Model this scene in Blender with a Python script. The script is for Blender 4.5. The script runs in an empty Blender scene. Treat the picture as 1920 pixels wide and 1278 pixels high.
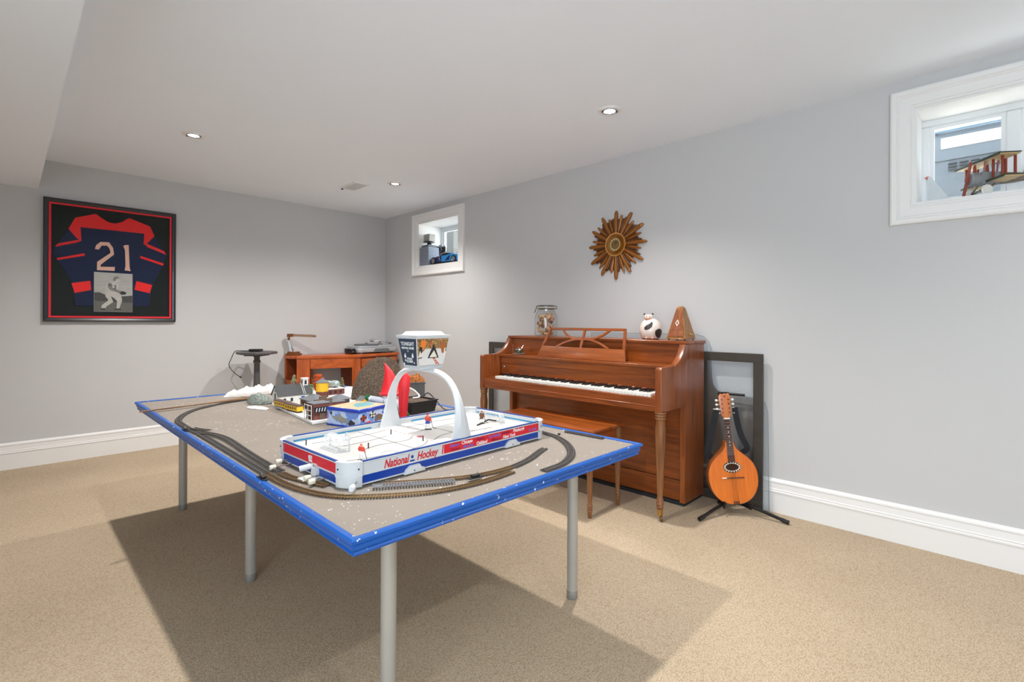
import bpy, bmesh, math, random
from mathutils import Vector, Matrix
random.seed(7)
scene = bpy.context.scene
COL = scene.collection
PI = math.pi

# ------------------------------------------------------------------ camera
CAM_H, YAW, ROLL, FPX, YH = 1.144, math.radians(45.5857), -0.0048, 929.24, 603.3
F_ = Vector((math.sin(YAW), math.cos(YAW), 0)); R_ = Vector((math.cos(YAW), -math.sin(YAW), 0)); U_ = Vector((0, 0, 1))
rc = R_ * math.cos(ROLL) - U_ * math.sin(ROLL)
uc = R_ * math.sin(ROLL) + U_ * math.cos(ROLL)
cam_data = bpy.data.cameras.new('camera')
cam = bpy.data.objects.new('camera', cam_data); COL.objects.link(cam)
cam.matrix_world = Matrix(((rc.x, uc.x, -F_.x, 0), (rc.y, uc.y, -F_.y, 0), (rc.z, uc.z, -F_.z, CAM_H), (0, 0, 0, 1)))
cam_data.sensor_width = 36.0; cam_data.lens = FPX / 1920 * 36
cam_data.shift_y = -(639 - YH) / 1920
cam_data.clip_start = 0.02; cam_data.clip_end = 200
scene.camera = cam

# ------------------------------------------------------------------ world, exposure
world = bpy.data.worlds.new('sky'); scene.world = world; world.use_nodes = True
wn = world.node_tree.nodes; wl = world.node_tree.links
bgn = wn['Background']; bgn.inputs[0].default_value = (0.86, 0.93, 1.0, 1); bgn.inputs[1].default_value = 8.3
scene.view_settings.view_transform = 'Standard'; scene.view_settings.look = 'None'
scene.view_settings.gamma = 1.0; scene.view_settings.use_curve_mapping = False
scene.view_settings.exposure = 0.07

sun_d = bpy.data.lights.new('sun', 'SUN'); sun_d.energy = 42.0; sun_d.color = (1.0, 0.95, 0.88); sun_d.angle = math.radians(0.6)
sun = bpy.data.objects.new('sun', sun_d); COL.objects.link(sun); sun.rotation_euler = Vector((-0.03, 0.80, -1.0)).to_track_quat('-Z', 'Y').to_euler()
POT_W, POT_C = 29.0, (1.0, 0.96, 0.92)
# sky portals in the windows and the added left opening (sampling guides for the daylight)
for (px, py, pz, sx, sy, rx, rz) in ((-1.42, -0.80, 1.225, 2.7, 1.75, math.radians(90), math.radians(-90)), (3.66, 4.345, 2.0, 0.72, 0.5, math.radians(90), math.radians(90)), (3.60, -0.155, 2.0, 0.93, 0.5, math.radians(90), math.radians(90))):
    pd = bpy.data.lights.new('sky_portal', 'AREA'); pd.shape = 'RECTANGLE'; pd.size = sx; pd.size_y = sy; pd.cycles.is_portal = True
    po = bpy.data.objects.new('sky_portal', pd); COL.objects.link(po); po.location = (px, py, pz); po.rotation_euler = (rx, 0, rz)
POTS = [(0.892, 3.928), (2.52, 1.661), (2.498, 3.959), (0.892, 1.661), (0.892, -0.62), (2.51, -0.62)]  # last pair, behind the camera, is unseen and added for brightness
AIM = [(0.0, 0.08), (-0.30, 0.0), (-0.12, 0.08), (0.0, 0.0), (0.0, 0.0), (-0.30, 0.0)]   # gimbal aim: sideways offset per metre of drop
# room dimensions (metres); camera stands over the origin
XW, YW, H = 3.274, 5.398, 2.41
XL, YF = -1.35, -2.3
TZ = 0.65          # table top

# ------------------------------------------------------------------ helpers
def lin(c):
    c = c / 255.0
    return c / 12.92 if c <= 0.04045 else ((c + 0.055) / 1.055) ** 2.4
def C(r, g, b): return (lin(r), lin(g), lin(b), 1)
def mul(c, k): return (min(c[0]*k, 1), min(c[1]*k, 1), min(c[2]*k, 1), 1)

MATS = {}
def M(name, rgb, rough=0.5, metal=0.0, var=0.08, scale=14.0, bump=0.0, bscale=120.0, coat=0.0, spec=0.5, emit=None, stretch=None):
    """plain procedural material: noise-varied colour, optional fine bump"""
    if name in MATS: return MATS[name]
    m = bpy.data.materials.new(name); m.use_nodes = True; MATS[name] = m
    nt = m.node_tree; n = nt.nodes; l = nt.links; p = n['Principled BSDF']
    tc = n.new('ShaderNodeTexCoord'); nz = n.new('ShaderNodeTexNoise'); nz.inputs['Scale'].default_value = scale; nz.inputs['Detail'].default_value = 4
    src = tc.outputs['Object']
    if stretch:
        mp = n.new('ShaderNodeMapping'); mp.inputs['Scale'].default_value = stretch; l.new(src, mp.inputs[0]); src = mp.outputs[0]
    l.new(src, nz.inputs['Vector'])
    mx = n.new('ShaderNodeMix'); mx.data_type = 'RGBA'
    mx.inputs['A'].default_value = mul(rgb, 1 - var); mx.inputs['B'].default_value = mul(rgb, 1 + var)
    l.new(nz.outputs['Fac'], mx.inputs['Factor']); l.new(mx.outputs['Result'], p.inputs['Base Color'])
    p.inputs['Roughness'].default_value = rough; p.inputs['Metallic'].default_value = metal
    p.inputs['Coat Weight'].default_value = coat; p.inputs['Specular IOR Level'].default_value = spec
    if bump:
        nb = n.new('ShaderNodeTexNoise'); nb.inputs['Scale'].default_value = bscale; nb.inputs['Detail'].default_value = 3
        l.new(tc.outputs['Object'], nb.inputs['Vector'])
        b = n.new('ShaderNodeBump'); b.inputs['Strength'].default_value = bump; b.inputs['Distance'].default_value = 0.004
        l.new(nb.outputs['Fac'], b.inputs['Height']); l.new(b.outputs['Normal'], p.inputs['Normal'])
    if emit:
        p.inputs['Emission Color'].default_value = rgb; p.inputs['Emission Strength'].default_value = emit
    return m

def wood(name, dark, light, axis=1, scale=9.0, rough=0.35, coat=0.25, stretch=14.0):
    if name in MATS: return MATS[name]
    m = bpy.data.materials.new(name); m.use_nodes = True; MATS[name] = m
    nt = m.node_tree; n = nt.nodes; l = nt.links; p = n['Principled BSDF']
    tc = n.new('ShaderNodeTexCoord'); mp = n.new('ShaderNodeMapping')
    s = [stretch] * 3; s[axis] = 1.0; mp.inputs['Scale'].default_value = s
    l.new(tc.outputs['Object'], mp.inputs[0])
    nz = n.new('ShaderNodeTexNoise'); nz.inputs['Scale'].default_value = scale / 3; nz.inputs['Detail'].default_value = 6; nz.inputs['Distortion'].default_value = 0.6
    l.new(mp.outputs[0], nz.inputs['Vector'])
    n2 = n.new('ShaderNodeTexNoise'); n2.inputs['Scale'].default_value = 2.2; n2.inputs['Detail'].default_value = 2; l.new(tc.outputs['Object'], n2.inputs['Vector'])
    ad = n.new('ShaderNodeMath'); ad.operation = 'MULTIPLY_ADD'; ad.inputs[1].default_value = 0.35; l.new(n2.outputs['Fac'], ad.inputs[0]); l.new(nz.outputs['Fac'], ad.inputs[2])
    cr = n.new('ShaderNodeValToRGB'); cr.color_ramp.elements[0].position = 0.42; cr.color_ramp.elements[1].position = 0.85
    cr.color_ramp.elements[0].color = dark; cr.color_ramp.elements[1].color = light
    l.new(ad.outputs[0], cr.inputs[0]); l.new(cr.outputs[0], p.inputs['Base Color'])
    p.inputs['Roughness'].default_value = rough; p.inputs['Coat Weight'].default_value = coat; p.inputs['Coat Roughness'].default_value = 0.2
    return m

def speckle(name, base, spots, scale=90.0, thresh=0.68, rough=0.6, base2=None, bump=0.0, metal=0.0):
    """base colour with irregular flecks of a second colour (paint flecks, scatter material)"""
    if name in MATS: return MATS[name]
    m = M(name, base, rough=rough, var=0.10, scale=5, metal=metal); nt = m.node_tree; n = nt.nodes; l = nt.links; p = n['Principled BSDF']
    old = p.inputs['Base Color'].links[0].from_socket
    tc = n.new('ShaderNodeTexCoord'); nz = n.new('ShaderNodeTexNoise'); nz.inputs['Scale'].default_value = scale; nz.inputs['Detail'].default_value = 3; nz.inputs['Roughness'].default_value = 0.6
    l.new(tc.outputs['Object'], nz.inputs['Vector'])
    n2 = n.new('ShaderNodeTexNoise'); n2.inputs['Scale'].default_value = 3.5; n2.inputs['Detail'].default_value = 2; l.new(tc.outputs['Object'], n2.inputs['Vector'])
    ad = n.new('ShaderNodeMath'); ad.operation = 'MULTIPLY_ADD'; ad.inputs[1].default_value = 0.22; l.new(n2.outputs['Fac'], ad.inputs[0]); l.new(nz.outputs['Fac'], ad.inputs[2])
    cr = n.new('ShaderNodeValToRGB'); cr.color_ramp.elements[0].position = thresh + 0.1; cr.color_ramp.elements[1].position = thresh + 0.13
    cr.color_ramp.elements[0].color = (0, 0, 0, 1); cr.color_ramp.elements[1].color = (1, 1, 1, 1)
    l.new(ad.outputs[0], cr.inputs[0])
    mx = n.new('ShaderNodeMix'); mx.data_type = 'RGBA'; l.new(cr.outputs[0], mx.inputs['Factor']); l.new(old, mx.inputs['A']); mx.inputs['B'].default_value = spots
    l.new(mx.outputs['Result'], p.inputs['Base Color'])
    if bump:
        b = n.new('ShaderNodeBump'); b.inputs['Strength'].default_value = bump; b.inputs['Distance'].default_value = 0.01
        l.new(nz.outputs['Fac'], b.inputs['Height']); l.new(b.outputs['Normal'], p.inputs['Normal'])
    return m

def glass(name, tint=(1, 1, 1, 1), rough=0.02, power=0.10):
    """thin clear pane: mostly transparent, fresnel reflection"""
    if name in MATS: return MATS[name]
    m = bpy.data.materials.new(name); m.use_nodes = True; MATS[name] = m
    nt = m.node_tree; n = nt.nodes; l = nt.links; n.clear()
    out = n.new('ShaderNodeOutputMaterial'); tr = n.new('ShaderNodeBsdfTransparent'); gl = n.new('ShaderNodeBsdfGlossy'); lw = n.new('ShaderNodeLayerWeight'); mx = n.new('ShaderNodeMixShader')
    lw.inputs['Blend'].default_value = 0.5
    pw = n.new('ShaderNodeMath'); pw.operation = 'POWER'; pw.inputs[1].default_value = 3.5; l.new(lw.outputs['Facing'], pw.inputs[0])
    ma = n.new('ShaderNodeMath'); ma.operation = 'MULTIPLY_ADD'; ma.inputs[1].default_value = 0.5; ma.inputs[2].default_value = power * 0.45; l.new(pw.outputs[0], ma.inputs[0])
    tr.inputs[0].default_value = tint; gl.inputs['Roughness'].default_value = rough
    l.new(ma.outputs[0], mx.inputs[0]); l.new(tr.outputs[0], mx.inputs[1]); l.new(gl.outputs[0], mx.inputs[2]); l.new(mx.outputs[0], out.inputs[0])
    return m

class B:
    """small mesh collector"""
    def __init__(self): self.bm = bmesh.new()
    def _xf(self, vs, mat):
        if mat is not None: bmesh.ops.transform(self.bm, matrix=mat, verts=vs)
    def box(self, x0, x1, y0, y1, z0, z1, bev=0.0, mat=None, seg=1):
        t = bmesh.new()
        vs = [t.verts.new((x, y, z)) for x in (x0, x1) for y in (y0, y1) for z in (z0, z1)]
        for f in ((0,1,3,2),(4,6,7,5),(0,4,5,1),(2,3,7,6),(0,2,6,4),(1,5,7,3)): t.faces.new([vs[i] for i in f])
        if bev > 0: bmesh.ops.bevel(t, geom=list(t.edges), offset=min(bev, 0.49*min(abs(x1-x0), abs(y1-y0), abs(z1-z0))), segments=seg, profile=0.5, affect='EDGES')
        if mat is not None: bmesh.ops.transform(t, matrix=mat, verts=t.verts)
        self._merge(t); return self
    def cbox(self, c, s, bev=0.0, rz=0.0, mat=None, seg=1):
        m = Matrix.Translation(c) @ Matrix.Rotation(rz, 4, 'Z')
        if mat is not None: m = mat @ m
        return self.box(-s[0]/2, s[0]/2, -s[1]/2, s[1]/2, -s[2]/2, s[2]/2, bev, m, seg)
    def _merge(self, t):
        me = bpy.data.meshes.new('tmp'); t.to_mesh(me); t.free(); self.bm.from_mesh(me); bpy.data.meshes.remove(me)
    def prism(self, poly, d0, d1, plane='xy', mat=None, bev=0.0):
        """extrude 2-D polygon between d0 and d1 along the axis normal to the plane"""
        t = bmesh.new()
        def P(a, b, d): return {'xy': (a, b, d), 'xz': (a, d, b), 'yz': (d, a, b)}[plane]
        lo = [t.verts.new(P(a, b, d0)) for a, b in poly]; hi = [t.verts.new(P(a, b, d1)) for a, b in poly]
        k = len(poly)
        t.faces.new(lo); t.faces.new(hi[::-1])
        for i in range(k): t.faces.new((lo[i], hi[i], hi[(i+1) % k], lo[(i+1) % k]))
        bmesh.ops.recalc_face_normals(t, faces=t.faces)
        if bev: 
            caps = [e for e in t.edges if (e.verts[0] in lo) == (e.verts[1] in lo)]
            bmesh.ops.bevel(t, geom=caps, offset=bev, segments=2, profile=0.5, affect='EDGES')
        big = [f for f in t.faces if len(f.verts) > 4]
        if big: bmesh.ops.triangulate(t, faces=big)
        if mat is not None: bmesh.ops.transform(t, matrix=mat, verts=t.verts)
        self._merge(t); return self
    def lathe(self, prof, seg=24, mat=None, cap=True):
        """profile [(r, z), ...] turned about z"""
        t = bmesh.new(); rings = []
        for r, z in prof:
            if r < 1e-6: rings.append([t.verts.new((0, 0, z))])
            else: rings.append([t.verts.new((r*math.cos(2*PI*i/seg), r*math.sin(2*PI*i/seg), z)) for i in range(seg)])
        for a, b in zip(rings, rings[1:]):
            for i in range(seg):
                j = (i+1) % seg
                if len(a) == 1 and len(b) == 1: continue
                if len(a) == 1: t.faces.new((a[0], b[i], b[j]))
                elif len(b) == 1: t.faces.new((a[i], b[0], a[j]))
                else: t.faces.new((a[i], b[i], b[j], a[j]))
        if cap:
            for rg in (rings[0], rings[-1]):
                if len(rg) > 2: t.faces.new(rg)
        bmesh.ops.recalc_face_normals(t, faces=t.faces)
        if mat is not None: bmesh.ops.transform(t, matrix=mat, verts=t.verts)
        self._merge(t); return self
    def tube(self, pts, r, seg=8, mat=None, close=False):
        """round bar along points; r may be a list"""
        t = bmesh.new(); pts = [Vector(p) for p in pts]; n = len(pts)
        rr = r if isinstance(r, (list, tuple)) else [r]*n
        rings = []; up = None
        for i, p in enumerate(pts):
            if close: d = pts[(i+1) % n] - pts[i-1]
            else: d = pts[min(i+1, n-1)] - pts[max(i-1, 0)]
            d.normalize()
            if up is None: up = Vector((0, 0, 1)) if abs(d.z) < 0.9 else Vector((1, 0, 0))
            a = d.cross(up)
            if a.length < 1e-4: a = d.cross(Vector((0, 1, 0)))
            a.normalize(); b = a.cross(d).normalized(); up = b
            rings.append([t.verts.new(p + a*(rr[i]*math.cos(2*PI*k/seg)) + b*(rr[i]*math.sin(2*PI*k/seg))) for k in range(seg)])
        prs = list(zip(rings, rings[1:])) + ([(rings[-1], rings[0])] if close else [])
        for a, b in prs:
            for k in range(seg): t.faces.new((a[k], b[k], b[(k+1) % seg], a[(k+1) % seg]))
        if not close: t.faces.new(rings[0]); t.faces.new(rings[-1])
        bmesh.ops.recalc_face_normals(t, faces=t.faces)
        if mat is not None: bmesh.ops.transform(t, matrix=mat, verts=t.verts)
        self._merge(t); return self
    def sweep(self, path, prof, closed=False, mat=None, up=(0, 0, 1)):
        """sweep a 2-D profile (side, up) along a path, mitred"""
        t = bmesh.new(); pts = [Vector(p) for p in path]; n = len(pts); up = Vector(up); rings = []
        for i, p in enumerate(pts):
            d0 = (p - pts[i-1]) if (i > 0 or closed) else (pts[1] - p)
            d1 = (pts[(i+1) % n] - p) if (i < n-1 or closed) else d0
            d0 = d0.normalized(); d1 = d1.normalized()
            s0 = d0.cross(up).normalized(); s1 = d1.cross(up).normalized(); s = (s0 + s1)
            s = s.normalized() if s.length > 1e-5 else s0
            k = 1.0 / max(0.3, s.dot(s0))
            rings.append([t.verts.new(p + s*(a*k) + up*b) for a, b in prof])
        m = len(prof)
        prs = list(zip(rings, rings[1:])) + ([(rings[-1], rings[0])] if closed else [])
        for a, b in prs:
            for k in range(m): t.faces.new((a[k], b[k], b[(k+1) % m], a[(k+1) % m]))
        if not closed: t.faces.new(rings[0]); t.faces.new(rings[-1])
        bmesh.ops.recalc_face_normals(t, faces=t.faces)
        if mat is not None: bmesh.ops.transform(t, matrix=mat, verts=t.verts)
        self._merge(t); return self
    def ball(self, c, r, sub=2, scale=(1, 1, 1), mat=None, noise=0.0):
        t = bmesh.new(); bmesh.ops.create_icosphere(t, subdivisions=sub, radius=r)
        for v in t.verts:
            k = 1 + (random.uniform(-noise, noise) if noise else 0)
            v.co = Vector((v.co.x*scale[0]*k, v.co.y*scale[1]*k, v.co.z*scale[2]*k)) + Vector(c)
        if mat is not None: bmesh.ops.transform(t, matrix=mat, verts=t.verts)
        self._merge(t); return self
    def quad(self, a, b, c, d):
        self.bm.faces.new([self.bm.verts.new(p) for p in (a, b, c, d)]); return self
    def loft(self, rings, cap=True, mat=None):
        t = bmesh.new(); rs = [[t.verts.new(p) for p in r] for r in rings]; m = len(rs[0])
        for a, b in zip(rs, rs[1:]):
            for k in range(m): t.faces.new((a[k], b[k], b[(k+1) % m], a[(k+1) % m]))
        if cap: t.faces.new(rs[0]); t.faces.new(rs[-1])
        bmesh.ops.recalc_face_normals(t, faces=t.faces)
        if mat is not None: bmesh.ops.transform(t, matrix=mat, verts=t.verts)
        self._merge(t); return self
    def mesh(self, me, mat=None):
        t = bmesh.new(); t.from_mesh(me)
        if mat is not None: bmesh.ops.transform(t, matrix=mat, verts=t.verts)
        self._merge(t); return self

ROOT_M = {}
def _finish(name, me, mat, parent, smooth):
    if smooth:
        for p in me.polygons: p.use_smooth = True
        try: me.set_sharp_from_angle(angle=math.radians(smooth if smooth is not True else 38))
        except Exception: pass
    if mat is not None: me.materials.append(mat)
    o = bpy.data.objects.new(name, me); COL.objects.link(o)
    return o
def obj(name, b, mat, parent=None, smooth=True, label=None, world=False):
    """link one mesh object; geometry centre becomes its origin. world=True: coordinates are world, not parent-local"""
    me = bpy.data.meshes.new(name); b.bm.to_mesh(me); b.bm.free()
    lo = Vector((1e9,)*3); hi = Vector((-1e9,)*3)
    for v in me.vertices:
        for k in range(3): lo[k] = min(lo[k], v.co[k]); hi[k] = max(hi[k], v.co[k])
    c = (lo + hi) / 2 if len(me.vertices) else Vector((0, 0, 0))
    for v in me.vertices: v.co -= c
    o = _finish(name, me, mat, parent, smooth)
    o.location = c
    if parent is not None:
        o.parent = parent
        if world: o.matrix_parent_inverse = root_matrix(parent).inverted()
    if label: o['label'] = label
    return o
def root_matrix(o):
    m = Matrix.LocRotScale(o.location, o.rotation_euler, o.scale)
    if o.parent is not None: m = root_matrix(o.parent) @ o.matrix_parent_inverse @ m
    return m
def thing(name, label, cat, loc=(0, 0, 0), rz=0.0, group=None, rot=None):
    o = bpy.data.objects.new(name, None); COL.objects.link(o); o.empty_display_size = 0.05
    o.location = loc; o.rotation_euler = rot if rot is not None else (0, 0, rz)
    o['label'] = label; o['category'] = cat
    if group: o['group'] = group
    return o
def tag(o, label, cat, group=None):
    o['label'] = label; o['category'] = cat
    if group: o['group'] = group
    return o
def struct(name, b, mat, parent=None, smooth=False):
    o = obj(name, b, mat, parent, smooth)
    if parent is None: o['kind'] = 'structure'
    return o
def clone(o, parent=None, loc=None):
    """copy a thing with its parts and sub-parts"""
    c = o.copy(); COL.objects.link(c)
    if parent is not None: c.parent = parent
    if loc is not None: c.location = loc
    for ch in [x for x in bpy.data.objects if x.parent == o]: clone(ch, c)
    return c
def text_mesh(s, size=0.05, bold=0.0, shear=0.0, depth=0.0, align='CENTER', space=1.0):
    cu = bpy.data.curves.new('t', 'FONT'); cu.body = s; cu.size = size; cu.offset = bold; cu.shear = shear; cu.extrude = depth
    cu.align_x = align; cu.align_y = 'CENTER'; cu.space_character = space; cu.resolution_u = 3
    o = bpy.data.objects.new('t', cu); COL.objects.link(o)
    dg = bpy.context.evaluated_depsgraph_get(); me = bpy.data.meshes.new_from_object(o.evaluated_get(dg))
    bpy.data.objects.remove(o); bpy.data.curves.remove(cu)
    return me
def arc(cx, cy, r, a0, a1, n):
    return [(cx + r*math.cos(math.radians(a0 + (a1-a0)*i/n)), cy + r*math.sin(math.radians(a0 + (a1-a0)*i/n))) for i in range(n+1)]
def rrect(w, h, r, n=5):
    p = []
    for cx, cy, a in ((w/2-r, h/2-r, 0), (-w/2+r, h/2-r, 90), (-w/2+r, -h/2+r, 180), (w/2-r, -h/2+r, 270)): p += arc(cx, cy, r, a, a+90, n)
    return p
def smooth_path(pts, n=6):
    """Catmull-Rom through 2-D/3-D points"""
    P = [Vector(p) for p in pts]; out = []
    for i in range(len(P)-1):
        p0 = P[max(i-1, 0)]; p1 = P[i]; p2 = P[i+1]; p3 = P[min(i+2, len(P)-1)]
        for k in range(n):
            t = k/n; out.append(0.5*((2*p1) + (p2-p0)*t + (2*p0-5*p1+4*p2-p3)*t*t + (-p0+3*p1-3*p2+p3)*t**3))
    out.append(P[-1]); return out
# ================================================================== ROOM
def carpet_mat():
    m = bpy.data.materials.new('carpet_loop'); m.use_nodes = True; nt = m.node_tree; n = nt.nodes; l = nt.links; p = n['Principled BSDF']
    tc = n.new('ShaderNodeTexCoord'); mp = n.new('ShaderNodeMapping'); mp.inputs['Scale'].default_value = (1.0, 1.7, 1.0); mp.inputs['Rotation'].default_value = (0, 0, 0.35); l.new(tc.outputs['Object'], mp.inputs[0])
    vo = n.new('ShaderNodeTexVoronoi'); vo.inputs['Scale'].default_value = 150; vo.inputs['Randomness'].default_value = 0.75; l.new(mp.outputs[0], vo.inputs['Vector'])
    nz = n.new('ShaderNodeTexNoise'); nz.inputs['Scale'].default_value = 1.3; nz.inputs['Detail'].default_value = 3; l.new(tc.outputs['Object'], nz.inputs['Vector'])
    cr = n.new('ShaderNodeValToRGB'); cr.color_ramp.elements[0].position = 0.05; cr.color_ramp.elements[1].position = 0.75
    cr.color_ramp.elements[0].color = C(219, 203, 180); cr.color_ramp.elements[1].color = C(178, 157, 130)
    l.new(vo.outputs['Distance'], cr.inputs[0])
    mx = n.new('ShaderNodeMix'); mx.data_type = 'RGBA'; mx.blend_type = 'MULTIPLY'; mx.inputs['Factor'].default_value = 1.0
    c2 = n.new('ShaderNodeValToRGB'); c2.color_ramp.elements[0].color = (0.86, 0.85, 0.84, 1); c2.color_ramp.elements[1].color = (1, 1, 1, 1); c2.color_ramp.elements[0].position = 0.3; c2.color_ramp.elements[1].position = 0.7
    l.new(nz.outputs['Fac'], c2.inputs[0]); l.new(cr.outputs[0], mx.inputs['A']); l.new(c2.outputs[0], mx.inputs['B']); l.new(mx.outputs['Result'], p.inputs['Base Color'])
    b = n.new('ShaderNodeBump'); b.inputs['Strength'].default_value = 0.7; b.inputs['Distance'].default_value = 0.004; b.invert = True
    l.new(vo.outputs['Distance'], b.inputs['Height']); l.new(b.outputs['Normal'], p.inputs['Normal'])
    p.inputs['Roughness'].default_value = 0.95; p.inputs['Specular IOR Level'].default_value = 0.1
    return m
m_carpet = carpet_mat()
m_wall = M('wall_paint_grey', C(201, 201, 202), rough=0.75, var=0.015, scale=3, bump=0.05, bscale=300, spec=0.3)
m_ceil = M('ceiling_paint_white', C(240, 246, 254), rough=0.85, var=0.015, scale=3, bump=0.04, bscale=250, spec=0.2)
m_trim = M('trim_paint_white', C(235, 234, 233), rough=0.4, var=0.01, scale=5, spec=0.4)

struct('floor', B().box(XL-0.1, XW+0.1, YF-0.1, YW+0.1, -0.12, 0), m_carpet)
struct('ceiling', B().box(XL-0.1, XW+0.36, YF-0.1, YW+0.1, H, H+0.12), m_ceil)
struct('wall_back', B().box(XL-0.12, XW+0.36, YW, YW+0.12, -0.12, H), m_wall)
struct('wall_front', B().box(XL-0.12, XW+0.36, YF-0.12, YF, -0.12, H), m_wall)
WY0, WY1, WZ0, WZ1 = -2.15, 0.55, 0.35, 2.10      # unseen opening added in the left wall to fill the room with daylight
b = B()
b.box(XL-0.12, XL, YF, YW, -0.12, WZ0).box(XL-0.12, XL, YF, YW, WZ1, H).box(XL-0.12, XL, YF, WY0, WZ0, WZ1).box(XL-0.12, XL, WY1, YW, WZ0, WZ1)
struct('wall_left', b, m_wall)
struct('soffit_left', B().box(XL, 0.174, YF, YW, 2.173, H), m_ceil)
W1 = (3.984, 4.707, 1.757, 2.257, 3.59)      # y0 y1 z0 z1, sash plane x
W2 = (-0.62, 0.311, 1.756, 2.256, 3.50)
XO = XW + 0.36
b = B()
b.box(XW, XO, YF, YW, -0.12, 1.756).box(XW, XO, YF, YW, 2.257, H)
b.box(XW, XO, YF, W2[0], 1.756, 2.257).box(XW, XO, W2[1], W1[0], 1.756, 2.257).box(XW, XO, W1[1], YW, 1.756, 2.257)
struct('wall_right', b, m_wall)

# baseboards
bp = [(0, 0), (-0.018, 0), (-0.018, 0.118), (-0.0215, 0.122), (-0.0215, 0.13), (-0.017, 0.134), (-0.019, 0.140), (-0.015, 0.145), (-0.013, 0.178), (-0.016, 0.182), (-0.015, 0.19), (-0.007, 0.198), (-0.004, 0.2025), (0, 0.2025)]
struct('baseboard_right', B().sweep([(XW, YF, 0), (XW, YW-0.0, 0)], bp), m_trim, smooth=False)
struct('baseboard_back', B().sweep([(XW-0.0, YW, 0), (XL, YW, 0)], bp), m_trim)
struct('baseboard_left', B().sweep([(XL, YF, 0), (XL, YW, 0)], [(-x, z) for x, z in bp]), m_trim)

# windows
cas = [(0, 0), (0, 0.012), (-0.006, 0.014), (-0.012, 0.012), (-0.015, 0.016), (-0.055, 0.017), (-0.060, 0.022), (-0.066, 0.021), (-0.070, 0.026), (-0.088, 0.027), (-0.096, 0.022), (-0.096, 0)]
m_sash = M('window_vinyl_white', C(232, 234, 236), rough=0.35, var=0.01)
m_pane = glass('window_glass', (0.93, 0.96, 0.97, 1), 0.01, 0.08)
def window(name, W, mull, label):
    y0, y1, z0, z1, xs = W
    root = bpy.data.objects.new(name, None); COL.objects.link(root); root.location = (XW, (y0+y1)/2, z0); root['kind'] = 'structure'; root['label'] = label
    o = obj('casing', B().sweep([(XW, y0, z0), (XW, y1, z0), (XW, y1, z1), (XW, y0, z1)], cas, closed=True, up=(-1, 0, 0)), m_trim, root, smooth=False, world=True)
    t = 0.012
    obj('sill', B().box(XW-0.004, xs, y0, y1, z0, z0+t), m_trim, root, world=True, smooth=False)
    obj('head_lining', B().box(XW-0.004, xs, y0, y1, z1-t, z1), m_trim, root, world=True, smooth=False)
    for ya, yb in ((y0, y0+t), (y1-t, y1)): obj('side_lining', B().box(XW-0.004, xs, ya, yb, z0+t, z1-t), m_trim, root, world=True, smooth=False)
    # sash frame
    f = 0.045
    for nm, bx in (('frame_rail', (xs, xs+0.05, y0, y1, z0, z0+f)), ('frame_rail', (xs, xs+0.05, y0, y1, z1-f, z1)), ('frame_stile', (xs, xs+0.05, y0, y0+f, z0+f, z1-f)), ('frame_stile', (xs, xs+0.05, y1-f, y1, z0+f, z1-f))):
        obj(nm, B().box(*bx, bev=0.004), m_sash, root, world=True)
    ys = [y0+f] + [v for v in mull] + [y1-f]
    for v in mull: obj('mullion', B().box(xs+0.002, xs+0.055, v-0.028, v+0.028, z0+f, z1-f, bev=0.005), m_sash, root, world=True)
    for a, c in zip(ys, ys[1:]):
        a2 = a + (0.028 if a in mull else 0); c2 = c - (0.028 if c in mull else 0)
        obj('pane', B().box(xs+0.022, xs+0.027, a2, c2, z0+f, z1-f), m_pane, root, world=True, smooth=False)
        fr = B(); q = 0.018
        fr.box(xs+0.01, xs+0.04, a2, c2, z0+f, z0+f+q).box(xs+0.01, xs+0.04, a2, c2, z1-f-q, z1-f).box(xs+0.01, xs+0.04, a2, a2+q, z0+f+q, z1-f-q).box(xs+0.01, xs+0.04, c2-q, c2, z0+f+q, z1-f-q)
        obj('glazing_bead', fr, m_sash, root, world=True, smooth=False)
    return root
window('window_1', W1, [], 'small white-framed high window in a deep recess near the corner')
window('window_2', W2, [-0.055], 'white-framed high window at the right with a model biplane')

w3 = bpy.data.objects.new('added_fill_window', None); COL.objects.link(w3); w3.location = (XL, (WY0+WY1)/2, WZ0); w3['kind'] = 'structure'  # never in view; added as a source of fill daylight
for bx in ((WY0, WY1, WZ0, WZ0+0.06), (WY0, WY1, WZ1-0.06, WZ1), (WY0, WY0+0.06, WZ0, WZ1), (WY1-0.06, WY1, WZ0, WZ1), (-0.83, -0.77, WZ0, WZ1)):
    obj('frame_bar', B().box(XL-0.09, XL-0.03, bx[0], bx[1], bx[2], bx[3], bev=0.004), m_sash, w3, world=True)
for y0, y1 in ((WY0+0.06, -0.83), (-0.77, WY1-0.06)): obj('pane', B().box(XL-0.065, XL-0.06, y0, y1, WZ0+0.06, WZ1-0.06), m_pane, w3, world=True, smooth=False)

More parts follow.
